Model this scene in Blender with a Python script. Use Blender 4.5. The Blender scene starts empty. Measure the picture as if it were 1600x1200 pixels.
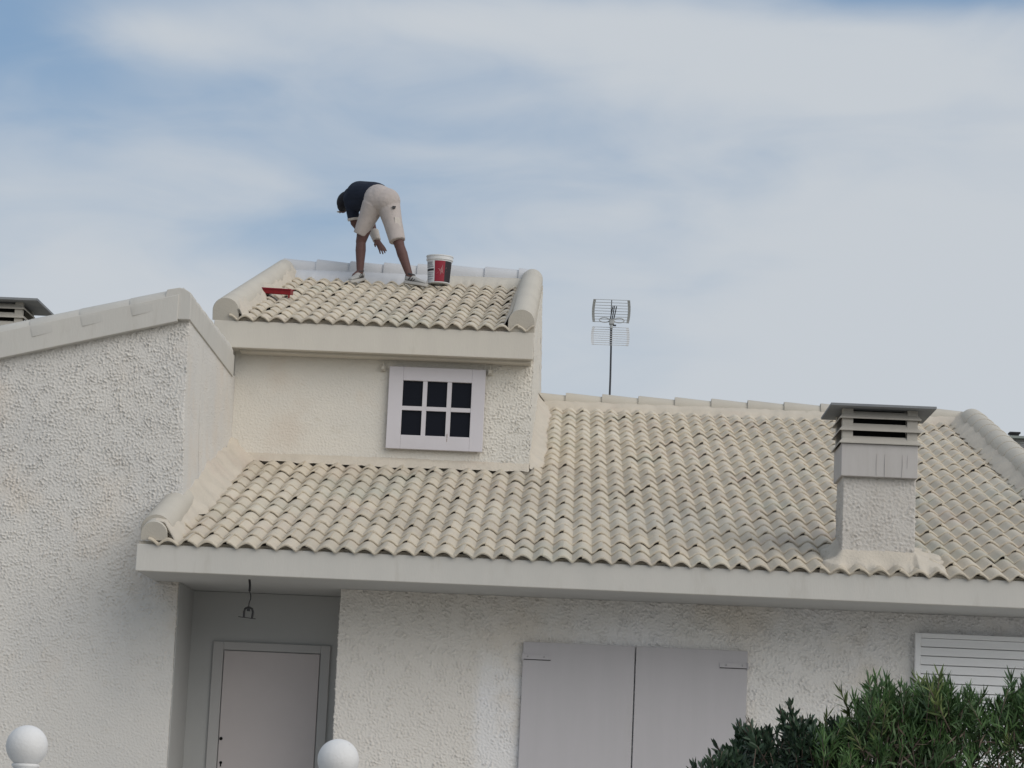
import bpy, math, random
import numpy as np
from mathutils import Vector, Matrix, Euler

random.seed(7)
RNG = np.random.default_rng(11)
C = bpy.context.scene.collection
R = math.radians
TH = R(16.449)                     # pitch of the tiled roofs
TT, CT, ST = math.tan(TH), math.cos(TH), math.sin(TH)
GROUND = -3.44                     # street level, eave crest line of the house is z = 0

# ------------------------------------------------------------------ camera
cam_d = bpy.data.cameras.new('camera')
cam = bpy.data.objects.new('camera', cam_d)
C.objects.link(cam)
bpy.context.scene.camera = cam
cam_d.sensor_width = 36
cam_d.lens = 36 * 3951.2 / 1600
cam_d.clip_start = 0.5
cam_d.clip_end = 5000
CAMP = Vector((-0.118, -19.107, -1.84))
yaw, pitch, roll = R(1.41), R(9.317), R(-2.558)
M1 = Matrix.Rotation(yaw, 3, 'Z')
M2 = Matrix.Rotation(pitch, 3, 'X')
M3 = Matrix(((math.cos(roll), 0, math.sin(roll)), (0, 1, 0), (-math.sin(roll), 0, math.cos(roll))))
RC = M1 @ M2 @ M3                  # columns: right, forward, up
right, fwd, up = RC.col[0], RC.col[1], RC.col[2]
rot = Matrix((right, up, -fwd)).transposed()
cam.matrix_world = Matrix.Translation(CAMP) @ rot.to_4x4()

# ------------------------------------------------------------------ light
sc = bpy.context.scene
sc.view_settings.view_transform = 'Standard'
sc.view_settings.look = 'None'
sc.view_settings.gamma = 1
sc.view_settings.use_curve_mapping = False
sc.view_settings.exposure = 0.40
SUN_DIR = Vector((0.58, -0.58, 0.57)).normalized()
sd = bpy.data.lights.new('sun', 'SUN')
sd.energy = 1.5
sd.angle = R(60)
sd.color = (1.0, 0.93, 0.84)
sun = bpy.data.objects.new('sun', sd)
C.objects.link(sun)
sun.rotation_euler = SUN_DIR.to_track_quat('Z', 'Y').to_euler()

world = bpy.data.worlds.new('World')
sc.world = world
world.use_nodes = True
wn, wl = world.node_tree.nodes, world.node_tree.links
wn.clear()


def wnode(t, **k):
    n = wn.new(t)
    for a, b in k.items():
        setattr(n, a, b)
    return n


def wmath(op, a, b=None, clamp=False):
    n = wnode('ShaderNodeMath', operation=op, use_clamp=clamp)
    for i, v in enumerate((a, b)):
        if v is None:
            continue
        if isinstance(v, (int, float)):
            n.inputs[i].default_value = v
        else:
            wl.new(v, n.inputs[i])
    return n.outputs[0]


wout = wnode('ShaderNodeOutputWorld')
wbg = wnode('ShaderNodeBackground')
wbg.inputs[1].default_value = 0.078
sky = wnode('ShaderNodeTexSky', sky_type='NISHITA')
sky.sun_disc = False
sky.sun_elevation = math.asin(SUN_DIR.z)
sky.sun_rotation = math.atan2(SUN_DIR.x, SUN_DIR.y)
sky.air_density = 1.2
sky.dust_density = 1.0
tc = wnode('ShaderNodeTexCoord')
sepx = wnode('ShaderNodeSeparateXYZ')
wl.new(tc.outputs['Generated'], sepx.inputs[0])


def wnoise(sx, sy, sz, off, detail, rough, dist, tilt=0.0):
    m = wnode('ShaderNodeMapping')
    m.inputs['Scale'].default_value = (sx, sy, sz)
    m.inputs['Location'].default_value = off
    m.inputs['Rotation'].default_value = (0, tilt, 0)
    wl.new(tc.outputs['Generated'], m.inputs[0])
    n = wnode('ShaderNodeTexNoise')
    n.inputs['Scale'].default_value = 1.0
    n.inputs['Detail'].default_value = detail
    n.inputs['Roughness'].default_value = rough
    n.inputs['Distortion'].default_value = dist
    wl.new(m.outputs[0], n.inputs['Vector'])
    return n.outputs['Fac']


n1 = wnoise(5.0, 5.0, 13.0, (3.7, 1.3, 0.4), 5, 0.45, 0.5, R(10))
n2 = wnoise(14.0, 14.0, 40.0, (1.1, 0.2, 5.3), 5, 0.5, 0.8, R(-6))


def blob(cx, cz, wx, wz, amt):
    """a soft bank of cloud (or a clearing) round one direction of the sky"""
    dx = wmath('DIVIDE', wmath('SUBTRACT', sepx.outputs[0], cx), wx)
    dz = wmath('DIVIDE', wmath('SUBTRACT', sepx.outputs[2], cz), wz)
    r2 = wmath('ADD', wmath('MULTIPLY', dx, dx), wmath('MULTIPLY', dz, dz))
    return wmath('MULTIPLY', wmath('POWER', 2.718, wmath('MULTIPLY', r2, -1.0)), amt)


dens = wmath('ADD', wmath('MULTIPLY', n1, 1.15), wmath('MULTIPLY', n2, 0.45))
dens = wmath('SUBTRACT', dens, 0.20)
front = wmath('GREATER_THAN', sepx.outputs[1], 0.0)
blobs = None
for b in ((-0.16, 0.314, 0.07, 0.010, -0.42), (-0.225, 0.280, 0.045, 0.03, -0.38), (-0.168, 0.287, 0.035, 0.010, 0.30),
          (-0.02, 0.300, 0.07, 0.010, 0.30), (0.10, 0.285, 0.11, 0.015, 0.34), (0.13, 0.316, 0.07, 0.010, -0.50),
          (0.0, 0.322, 0.04, 0.009, -0.3), (-0.12, 0.255, 0.08, 0.012, -0.16), (-0.10, 0.217, 0.05, 0.018, -0.26),
          (0.14, 0.19, 0.13, 0.06, 0.36), (0.0, 0.05, 0.6, 0.12, 0.42)):
    v = blob(*b)
    blobs = v if blobs is None else wmath('ADD', blobs, v)
dens = wmath('ADD', dens, wmath('MULTIPLY', blobs, front))
ramp = wnode('ShaderNodeValToRGB')
ramp.color_ramp.interpolation = 'EASE'
ramp.color_ramp.elements[0].position = 0.12
ramp.color_ramp.elements[0].color = (0, 0, 0, 1)
ramp.color_ramp.elements[1].position = 0.95
ramp.color_ramp.elements[1].color = (1, 1, 1, 1)
wl.new(dens, ramp.inputs[0])
base = wnode('ShaderNodeMix', data_type='RGBA')      # thin veil over the whole sky
base.inputs[0].default_value = 0.62
wl.new(sky.outputs[0], base.inputs[6])
base.inputs[7].default_value = (2.1, 3.35, 5.2, 1)
mixc = wnode('ShaderNodeMix', data_type='RGBA')
wl.new(ramp.outputs[0], mixc.inputs[0])
wl.new(base.outputs[2], mixc.inputs[6])
mixc.inputs[7].default_value = (5.45, 5.85, 6.3, 1)
wl.new(mixc.outputs[2], wbg.inputs[0])
wl.new(wbg.outputs[0], wout.inputs[0])

# ------------------------------------------------------------------ materials
MATS = {}


def mat(name, col, rough=0.85, col2=None, scale=1.5, amt=0.6, bump=0.0, bscale=60, stain=None, spec=0.25,
        specks=0.0, rand=0.0, metal=0.0, stretch=(1, 1, 1), patch=None):
    m = bpy.data.materials.new(name)
    m.use_nodes = True
    nt, ln = m.node_tree.nodes, m.node_tree.links
    bs = nt['Principled BSDF']
    bs.inputs['Roughness'].default_value = rough
    bs.inputs['Specular IOR Level'].default_value = spec
    bs.inputs['Metallic'].default_value = metal
    geo = nt.new('ShaderNodeNewGeometry')
    mp = nt.new('ShaderNodeMapping')
    mp.inputs['Scale'].default_value = stretch
    ln.new(geo.outputs['Position'], mp.inputs[0])
    pos = mp.outputs[0]

    def noise(s, d=4, r=0.55, off=0.0):
        n = nt.new('ShaderNodeTexNoise')
        n.noise_dimensions = '4D'
        n.inputs['W'].default_value = off
        n.inputs['Scale'].default_value = s
        n.inputs['Detail'].default_value = d
        n.inputs['Roughness'].default_value = r
        ln.new(pos, n.inputs['Vector'])
        return n.outputs['Fac']

    def rmp(v, a, b, lo=0.0, hi=1.0):
        n = nt.new('ShaderNodeMapRange')
        n.interpolation_type = 'SMOOTHSTEP'
        n.inputs['From Min'].default_value = a
        n.inputs['From Max'].default_value = b
        n.inputs['To Min'].default_value = lo
        n.inputs['To Max'].default_value = hi
        ln.new(v, n.inputs['Value'])
        return n.outputs[0]

    def mix(f, a, b, bt='MIX'):
        n = nt.new('ShaderNodeMix')
        n.data_type = 'RGBA'
        n.blend_type = bt
        for i, v in ((0, f), (6, a), (7, b)):
            if isinstance(v, (int, float)):
                n.inputs[i].default_value = v
            elif isinstance(v, tuple):
                n.inputs[i].default_value = v if len(v) == 4 else (*v, 1)
            else:
                ln.new(v, n.inputs[i])
        return n.outputs[2]

    cur = (*col, 1)
    if col2:
        cur = mix(rmp(noise(scale, 5, 0.6), 0.35, 0.68, 0, amt), cur, (*col2, 1))
    if stain:
        for k, (sc_, c_, a, b, f) in enumerate(stain):
            cur = mix(rmp(noise(sc_, 4, 0.6, 3.1 + k * 2.3), a, b, 0, f), cur, (*c_, 1))
    if patch:
        sx = nt.new('ShaderNodeSeparateXYZ')
        ln.new(geo.outputs['Position'], sx.inputs[0])
        ad = nt.new('ShaderNodeMath')
        ad.operation = 'MULTIPLY_ADD'
        ln.new(noise(2.5, 3, 0.6, 7.7), ad.inputs[0])
        ad.inputs[1].default_value = 0.35
        ln.new(sx.outputs[patch[1]], ad.inputs[2])
        cur = mix(rmp(ad.outputs[0], patch[2], patch[3], 0, patch[4]), cur, (*patch[0], 1))
    if specks:
        cur = mix(rmp(noise(110, 2, 0.5, 9.0), 0.66, 0.72, 0, specks), cur, (0.10, 0.09, 0.075, 1))
    if rand:
        oi = nt.new('ShaderNodeObjectInfo')
        v = nt.new('ShaderNodeMapRange')
        v.inputs['To Min'].default_value = 1 - rand
        v.inputs['To Max'].default_value = 1 + rand
        ln.new(oi.outputs['Random'], v.inputs['Value'])
        hs = nt.new('ShaderNodeHueSaturation')
        ln.new(v.outputs[0], hs.inputs['Value'])
        if isinstance(cur, tuple):
            hs.inputs['Color'].default_value = cur
        else:
            ln.new(cur, hs.inputs['Color'])
        cur = hs.outputs[0]
    if isinstance(cur, tuple):
        bs.inputs['Base Color'].default_value = cur
    else:
        ln.new(cur, bs.inputs['Base Color'])
    if bump:
        b = nt.new('ShaderNodeBump')
        b.inputs['Strength'].default_value = bump
        b.inputs['Distance'].default_value = 0.01
        ln.new(noise(bscale, 5, 0.6, 5.0), b.inputs['Height'])
        ln.new(b.outputs[0], bs.inputs['Normal'])
    MATS[name] = m
    return m


GREEN_ST = (1.1, (0.43, 0.435, 0.37), 0.52, 0.70, 0.55)
PINK_ST = (1.7, (0.48, 0.40, 0.345), 0.52, 0.72, 0.5)
m_tile = mat('painted_concrete_tile', (0.53, 0.474, 0.383), 0.8, (0.47, 0.42, 0.346), 2.2, 0.7, 0.35, 90,
             [GREEN_ST, PINK_ST, (14, (0.30, 0.27, 0.22), 0.60, 0.72, 0.45), (0.7, (0.58, 0.54, 0.46), 0.5, 0.7, 0.6)], specks=0.5, rand=0.075)
m_ridge = mat('painted_ridge', (0.50, 0.47, 0.41), 0.8, (0.45, 0.42, 0.37), 2.5, 0.6, 0.3, 70,
              [(1.6, (0.42, 0.40, 0.35), 0.5, 0.75, 0.4)], specks=0.3)
m_ridge_white = mat('freshly_painted_ridge', (0.53, 0.54, 0.56), 0.6, (0.48, 0.49, 0.50), 2.5, 0.5, 0.2, 60)
m_mortar = mat('painted_mortar', (0.545, 0.495, 0.42), 0.85, (0.48, 0.44, 0.375), 4, 0.7, 0.9, 45,
               [PINK_ST, (9, (0.36, 0.33, 0.27), 0.6, 0.75, 0.4)])
m_stucco_nb = mat('rough_grey_white_stucco', (0.62, 0.60, 0.565), 0.9, (0.56, 0.55, 0.53), 1.2, 0.7, 0.8, 55,
                  [(0.9, (0.62, 0.56, 0.49), 0.5, 0.66, 0.7), (5, (0.54, 0.50, 0.43), 0.58, 0.75, 0.4)])
m_stucco_front = mat('rough_white_stucco', (0.77, 0.765, 0.77), 0.9, (0.73, 0.71, 0.675), 0.8, 0.9, 0.8, 55,
                     [(1.0, (0.70, 0.645, 0.57), 0.5, 0.66, 0.7)], patch=((0.70, 0.665, 0.61), 0, -0.52, -0.66, 0.8))
m_stucco_dormer = mat('rough_cream_stucco', (0.67, 0.64, 0.58), 0.9, (0.61, 0.59, 0.545), 1.4, 0.7, 0.8, 55,
                      [(2.0, (0.61, 0.55, 0.48), 0.5, 0.7, 0.6), (9, (0.50, 0.46, 0.38), 0.6, 0.75, 0.35)])
m_fascia = mat('painted_fascia', (0.52, 0.505, 0.47), 0.8, (0.48, 0.47, 0.44), 2, 0.6, 0.15, 30, stretch=(2.5, 2.5, 0.6),
               stain=[(3.5, (0.42, 0.40, 0.36), 0.54, 0.72, 0.45)])
m_fascia_dormer = mat('painted_cream_fascia', (0.56, 0.53, 0.47), 0.8, (0.52, 0.49, 0.44), 2, 0.6, 0.15, 30, stretch=(2.5, 2.5, 0.6),
                      stain=[(3.5, (0.44, 0.41, 0.35), 0.58, 0.75, 0.4)])
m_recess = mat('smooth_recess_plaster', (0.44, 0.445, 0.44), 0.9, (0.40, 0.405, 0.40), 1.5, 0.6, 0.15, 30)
m_door = mat('painted_wooden_door', (0.53, 0.49, 0.485), 0.6, (0.49, 0.455, 0.45), 2.5, 0.5, 0.05, 30)
m_doorframe = mat('painted_door_frame', (0.45, 0.445, 0.44), 0.85)
m_shutter = mat('painted_shutter', (0.47, 0.455, 0.47), 0.6, (0.44, 0.43, 0.44), 3, 0.5, 0.06, 25, stretch=(3, 1, 0.3),
                stain=[(2.0, (0.42, 0.41, 0.40), 0.58, 0.75, 0.35)])
m_white_wood = mat('white_painted_wood', (0.66, 0.65, 0.665), 0.55, (0.60, 0.59, 0.60), 5, 0.5, 0.05, 25)
m_louvre = mat('white_painted_louvre', (0.80, 0.81, 0.82), 0.55)
m_window = mat('dormer_window_paint', (0.56, 0.54, 0.57), 0.55, (0.52, 0.50, 0.52), 4, 0.6, 0.05, 25)
m_rust = mat('rust_stain', (0.22, 0.17, 0.12), 0.9)
m_glass = mat('dark_glass', (0.008, 0.009, 0.014), 0.25, spec=0.12)
m_black = mat('black_void', (0.008, 0.008, 0.008), 0.9)
m_hinge = mat('painted_hinge', (0.40, 0.39, 0.40), 0.5)
m_iron = mat('dark_iron', (0.03, 0.03, 0.032), 0.6)
m_plate = mat('weathered_fibre_cement', (0.22, 0.23, 0.24), 0.8, (0.17, 0.18, 0.20), 5, 0.6, 0.3, 60)
m_chim = mat('chimney_concrete', (0.44, 0.415, 0.37), 0.85, (0.38, 0.36, 0.325), 4, 0.6, 0.2, 50,
             [(8, (0.30, 0.28, 0.25), 0.6, 0.75, 0.5)])
m_hood = mat('hood_box_paint', (0.46, 0.44, 0.425), 0.8, (0.41, 0.39, 0.37), 6, 0.6, 0.1, 40,
             [(5, (0.33, 0.31, 0.29), 0.6, 0.75, 0.5)], stretch=(3, 3, 0.4))
m_stucco_chim = mat('rough_chimney_stucco', (0.55, 0.525, 0.49), 0.9, (0.50, 0.47, 0.43), 3, 0.7, 0.8, 60)
m_alu = mat('grey_aluminium', (0.36, 0.38, 0.39), 0.5, metal=0.1)
m_alu_dull = mat('pale_aluminium', (0.52, 0.54, 0.56), 0.55, metal=0.1)
m_mast = mat('dark_mast', (0.05, 0.055, 0.065), 0.6)
m_post = mat('white_post_paint', (0.68, 0.68, 0.68), 0.7, (0.62, 0.62, 0.61), 8, 0.6, 0.25, 60, [(22, (0.48, 0.47, 0.44), 0.62, 0.75, 0.5)])
m_ground = mat('garden_soil', (0.20, 0.18, 0.15), 0.95, (0.14, 0.13, 0.10), 3, 0.8, 0.6, 20)
m_bounce = mat('pale_bounce_paving', (0.50, 0.47, 0.42), 0.8, (0.44, 0.41, 0.37), 2, 0.6)
m_road = mat('asphalt', (0.10, 0.10, 0.10), 0.9, (0.08, 0.08, 0.08), 4, 0.5, 0.4, 80)
m_pave = mat('concrete_pavement', (0.32, 0.31, 0.29), 0.9, (0.27, 0.26, 0.24), 4, 0.6, 0.3, 60)

# ------------------------------------------------------------------ helpers


class MB:
    """collects shapes and links them as ONE mesh object"""

    def __init__(s):
        s.v, s.f, s.mi = [], [], []

    def add(s, v, f, mi=0):
        n = len(s.v)
        s.v += [tuple(p) for p in v]
        s.f += [tuple(i + n for i in q) for q in f]
        s.mi += [mi] * len(f)
        return s

    def box(s, x0, x1, y0, y1, z0, z1, mi=0):
        v = [(x0, y0, z0), (x1, y0, z0), (x1, y1, z0), (x0, y1, z0), (x0, y0, z1), (x1, y0, z1), (x1, y1, z1), (x0, y1, z1)]
        return s.add(v, [(0, 3, 2, 1), (4, 5, 6, 7), (0, 1, 5, 4), (1, 2, 6, 5), (2, 3, 7, 6), (3, 0, 4, 7)], mi)

    def prism(s, poly, a, b, mi=0):
        """poly: list of 3D points; swept from +a to +b (vectors)"""
        n = len(poly)
        a, b = Vector(a), Vector(b)
        v = [Vector(p) + a for p in poly] + [Vector(p) + b for p in poly]
        f = [tuple(reversed(range(n))), tuple(range(n, 2 * n))] + [(i, (i + 1) % n, n + (i + 1) % n, n + i) for i in range(n)]
        return s.add(v, f, mi)

    def tube(s, pts, r, n=8, mi=0, caps=True):
        pts = [Vector(p) for p in pts]
        rs = r if isinstance(r, (list, tuple)) else [r] * len(pts)
        prev = None
        v, f = [], []
        for i, p in enumerate(pts):
            d = (pts[min(i + 1, len(pts) - 1)] - pts[max(i - 1, 0)]).normalized()
            if prev is None:
                a = d.cross(Vector((0, 0, 1)))
                if a.length < 0.05:
                    a = d.cross(Vector((1, 0, 0)))
            else:
                a = prev - d * prev.dot(d)
            a.normalize()
            prev = a
            b = d.cross(a)
            for k in range(n):
                t = 2 * math.pi * k / n
                v.append(p + (a * math.cos(t) + b * math.sin(t)) * rs[i])
            if i:
                o = (i - 1) * n
                f += [(o + k, o + (k + 1) % n, o + n + (k + 1) % n, o + n + k) for k in range(n)]
        if caps:
            f.append(tuple(reversed(range(n))))
            f.append(tuple(range(len(v) - n, len(v))))
        return s.add(v, f, mi)

    def sphere(s, c, r, nu=16, nv=10, mi=0, rotm=None):
        c = Vector(c)
        r = Vector(r) if isinstance(r, (tuple, list, Vector)) else Vector((r, r, r))
        v, f = [], []
        for j in range(nv + 1):
            ph = math.pi * j / nv
            for i in range(nu):
                t = 2 * math.pi * i / nu
                p = Vector((r.x * math.sin(ph) * math.cos(t), r.y * math.sin(ph) * math.sin(t), r.z * math.cos(ph)))
                v.append(c + (rotm @ p if rotm else p))
        for j in range(nv):
            for i in range(nu):
                f.append((j * nu + i, (j + 1) * nu + i, (j + 1) * nu + (i + 1) % nu, j * nu + (i + 1) % nu))
        return s.add(v, f, mi)

    def lathe(s, prof, c=(0, 0, 0), n=32, mi=0):
        v, f = [], []
        for r, z in prof:
            for k in range(n):
                t = 2 * math.pi * k / n
                v.append((c[0] + r * math.cos(t), c[1] + r * math.sin(t), c[2] + z))
        for j in range(len(prof) - 1):
            for k in range(n):
                f.append((j * n + k, j * n + (k + 1) % n, (j + 1) * n + (k + 1) % n, (j + 1) * n + k))
        return s.add(v, f, mi)

    def mesh(s, name, mats, smooth=False, angle=None):
        me = bpy.data.meshes.new(name)
        me.from_pydata(s.v, [], s.f)
        for m in (mats if isinstance(mats, (list, tuple)) else [mats]):
            me.materials.append(m)
        if any(s.mi):
            me.polygons.foreach_set('material_index', s.mi)
        if smooth or angle:
            me.polygons.foreach_set('use_smooth', [True] * len(me.polygons))
            if angle:
                me.set_sharp_from_angle(angle=angle)
        me.update()
        return me


def link(name, me, parent=None, local=False, **props):
    o = bpy.data.objects.new(name, me)
    C.objects.link(o)
    if parent is not None:
        o.parent = parent
        if not local and parent.type == 'EMPTY':
            o.matrix_parent_inverse = Matrix.Translation(-parent.location)
    for k, v in props.items():
        o[k] = v
    return o


def obj(name, mb, mats, parent=None, smooth=False, angle=None, local=False, **props):
    return link(name, mb.mesh(name, mats, smooth, angle), parent, local, **props)


def bev(o, w=0.004, seg=2):
    m = o.modifiers.new('bevel', 'BEVEL')
    m.width = w
    m.segments = seg
    m.limit_method = 'ANGLE'
    m.angle_limit = R(40)
    return o


def thing(name, label, cat, loc, group=None):
    o = bpy.data.objects.new(name, None)
    C.objects.link(o)
    o.location = loc
    o.empty_display_size = 0.3
    o['label'] = label
    o['category'] = cat
    if group:
        o['group'] = group
    return o


def copy_tree(o, parent=None):
    c = o.copy()
    C.objects.link(c)
    if parent is not None:
        c.parent = parent
    for ch in [x for x in o.children]:
        copy_tree(ch, c)
    return c


# ------------------------------------------------------------------ rough stucco
NN, PIX = 1024, 0.005


def field(lmax, lmin, power, aniso, ang, seed):
    """noise with features between two sizes, stretched along one direction"""
    g = np.random.default_rng(seed)
    w = g.standard_normal((NN, NN))
    k = np.fft.fftfreq(NN, PIX)
    kx, kz = np.meshgrid(k, k)
    a = kx * math.cos(ang) + kz * math.sin(ang)
    b = (-kx * math.sin(ang) + kz * math.cos(ang)) * aniso
    q = np.sqrt(a * a + b * b) + 1e-6
    H = q ** (-power) / (1 + (1 / (q * lmax)) ** 4) / (1 + (q * lmin) ** 6)
    o = np.fft.ifft2(np.fft.fft2(w) * H).real
    return o / o.std()


F_STREAK = field(0.036, 0.012, 0.8, 1.8, R(45), 3)
F_LUMP = field(0.026, 0.010, 0.4, 1.4, R(38), 4)
F_MASK = field(0.30, 0.08, 1.0, 1.2, R(45), 8)
F_BIG = field(1.2, 0.4, 1.0, 1.0, 0, 6)


def samp(F, u, v):
    x, y = u / PIX, v / PIX
    x0, y0 = np.floor(x).astype(int), np.floor(y).astype(int)
    fx, fy = x - x0, y - y0
    g = lambda i, j: F[j % NN, i % NN]
    return (g(x0, y0) * (1 - fx) + g(x0 + 1, y0) * fx) * (1 - fy) + (g(x0, y0 + 1) * (1 - fx) + g(x0 + 1, y0 + 1) * fx) * fy


def rough_h(u, v):
    a = samp(F_STREAK, u, v)
    b = samp(F_LUMP, u, v)
    h = np.maximum(a, -0.35) * 0.75 + np.maximum(b, -0.2) * 0.55 * (0.6 + 0.5 * np.maximum(a, -1))
    h = h * np.clip(1.0 + 0.35 * samp(F_MASK, u, v), 0.35, 1.9)
    return np.clip(h, -0.8, 3.2) + 0.25 * samp(F_BIG, u, v)


def strip(path, zb, zt, res, amp, u0=0.0):
    """rough plaster sheet along a path of (x, y) points, outward side on the right hand"""
    P, N, S = [], [], []
    path = [np.array(p, float) for p in path]
    dirs = [(b - a) / np.linalg.norm(b - a) for a, b in zip(path[:-1], path[1:])]
    s = u0
    for i, d in enumerate(dirs):
        L = np.linalg.norm(path[i + 1] - path[i])
        n = max(1, int(round(L / res)))
        nrm = np.array([d[1], -d[0]])
        for k in range(n + (1 if i == len(dirs) - 1 else 0)):
            q = nrm
            if k == 0 and i > 0:
                q = nrm + np.array([dirs[i - 1][1], -dirs[i - 1][0]])
                q = q / np.linalg.norm(q)
            P.append(path[i] + d * L * k / n)
            N.append(q)
            S.append(s + L * k / n)
        s += L
    P, N, S = np.array(P), np.array(N), np.array(S)
    ZB = np.array([zb(x, y) for x, y in P])
    ZT = np.array([zt(x, y) for x, y in P])
    nz = max(2, int(round((ZT - ZB).max() / res)))
    t = np.linspace(0, 1, nz + 1)[:, None]
    Z = ZB[None, :] * (1 - t) + ZT[None, :] * t
    U = np.broadcast_to(S[None, :], Z.shape)
    X = np.broadcast_to(P[:, 0][None, :], Z.shape)
    Y = np.broadcast_to(P[:, 1][None, :], Z.shape)
    D = rough_h(U, Z) * amp(X, Y, Z) if callable(amp) else rough_h(U, Z) * amp
    V = np.stack([X + N[:, 0][None, :] * D, Y + N[:, 1][None, :] * D, Z], -1).reshape(-1, 3)
    nc = len(P)
    idx = np.arange((nz + 1) * nc).reshape(nz + 1, nc)
    F = np.stack([idx[:-1, :-1], idx[:-1, 1:], idx[1:, 1:], idx[1:, :-1]], -1).reshape(-1, 4)
    return V, F


def fast_mesh(name, V, F, m, smooth=True):
    me = bpy.data.meshes.new(name)
    me.vertices.add(len(V))
    me.vertices.foreach_set('co', V.astype(np.float32).ravel())
    me.loops.add(F.size)
    me.loops.foreach_set('vertex_index', F.astype(np.int32).ravel())
    me.polygons.add(len(F))
    me.polygons.foreach_set('loop_start', np.arange(0, F.size, F.shape[1], dtype=np.int32))
    me.polygons.foreach_set('loop_total', np.full(len(F), F.shape[1], dtype=np.int32))
    me.polygons.foreach_set('use_smooth', np.full(len(F), smooth))
    me.materials.append(m)
    me.update(calc_edges=True)
    me.validate()
    return me


# ------------------------------------------------------------------ setting: ground
g = MB()
g.add([(-600, -600, GROUND), (600, -600, GROUND), (600, 600, GROUND), (-600, 600, GROUND)], [(0, 1, 2, 3)])
obj('ground', g, m_ground, kind='structure')
g = MB()
g.add([(-300, -24, GROUND + .004), (300, -24, GROUND + .004), (300, -16, GROUND + .004), (-300, -16, GROUND + .004)], [(0, 1, 2, 3)])
obj('road', g, m_road, kind='structure')
g = MB().box(-300, 300, -16, -14.3, GROUND - 0.1, GROUND + 0.13)
obj('pavement', g, m_pave, kind='structure')

g = MB().box(-40, 40, -7.4, 0.99, GROUND - 0.2, GROUND + 0.02)
obj('bounce_terrace', g, m_bounce, kind='structure')  # unseen pale paving, added to bounce light up onto facade and soffit

# ------------------------------------------------------------------ the house
house = thing('terraced_house', 'cream tiled house with small dormer, closed shutters and a louvred chimney', 'house', (0.4, 4, GROUND))
XL, XR = -3.2, 4.35                   # party wall corner, right gable
YF, YDW = 1.0, 3.95                   # facade and dormer front
DX0, DX1 = -3.2, -0.50                # dormer sides
TILE_W, EXPO = 0.15, 0.3457
DW, DY0, DZ0 = 0.1475, 3.65, 2.4424   # dormer roof: wave width, eave
YR1, YR2 = 8.42, 8.10                 # ridges


def plane1(y):
    return y * TT


def plane2(y):
    return DZ0 + (y - DY0) * TT


# facade wall with its recess reveal
def amp_front(X, Y, Z):
    a = 0.0044 + 0.0010 * np.clip((X + 0.2) / 1.0, 0, 1)
    return np.where(Y > YF + 0.02, 0.0016, a)


V, F = strip([(-1.9, 1.8), (-1.9, YF), (4.3, YF)], lambda x, y: -1.75, lambda x, y: -0.25, 0.006, amp_front)
link('wall', fast_mesh('wall', V, F, m_stucco_front), house)
V, F = strip([(-1.9, 1.8), (-1.9, YF), (4.3, YF)], lambda x, y: GROUND, lambda x, y: -1.75, 0.018, amp_front)
link('wall', fast_mesh('wall', V, F, m_stucco_front), house)
mb = MB().box(-1.88, 4.33, YF + 0.012, 1.8, GROUND, -0.252)
mb.box(4.28, 4.33, 1.81, 16, GROUND, -0.252).box(-3.19, 4.33, 16.0, 16.05, GROUND, -0.252)
obj('wall_core', mb, m_stucco_front, house)
# porch recess
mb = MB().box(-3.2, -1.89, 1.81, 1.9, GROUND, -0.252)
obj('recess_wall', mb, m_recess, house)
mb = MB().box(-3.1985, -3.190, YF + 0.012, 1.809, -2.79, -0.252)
obj('recess_shade_panel', mb, m_recess, house)  # added darker sheet, stands in for shade on the left reveal
mb = MB().box(-3.2, -1.9, 0.9, 1.8, GROUND, -2.8)
obj('porch_floor', mb, m_pave, house)
# soffit and fascia
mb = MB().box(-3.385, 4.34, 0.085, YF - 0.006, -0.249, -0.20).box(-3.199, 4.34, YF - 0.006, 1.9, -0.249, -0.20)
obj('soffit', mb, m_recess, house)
mb = MB().box(-3.39, 4.345, 0.040, 0.085, -0.252, -0.046)
bev(obj('fascia', mb, m_fascia, house), 0.006)

obj('eave_filler', MB().box(-3.38, 4.34, 0.07, 0.084, -0.0455, -0.020), m_mortar, house)
obj('eave_filler', MB().box(-3.42, -0.51, 3.715, 3.755, 2.3855, plane2(3.65) - 0.012), m_mortar, house)

# door
door = MB().box(-2.905, -2.115, 1.784, 1.808, -2.79, -0.733)
door = bev(obj('door', door, m_door, house), 0.004)
mb = MB()
mb.tube([(-2.887, 1.779, -1.454), (-2.887, 1.7815, -1.454)], 0.014, 14)
obj('peephole', mb, m_black, door)
mb = MB()
mb.tube([(-2.877, 1.779, -1.648), (-2.877, 1.7815, -1.648)], 0.012, 12)
mb.box(-2.882, -2.872, 1.779, 1.7815, -1.68, -1.65)
obj('keyhole', mb, m_black, door)
mb = MB().box(-3.0, -2.912, 1.786, 1.806, -2.79, -0.66).box(-2.108, -2.03, 1.786, 1.806, -2.79, -0.66)
mb.box(-2.912, -2.108, 1.786, 1.806, -0.727, -0.66)
bev(obj('door_frame', mb, m_doorframe, house), 0.004)

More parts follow.
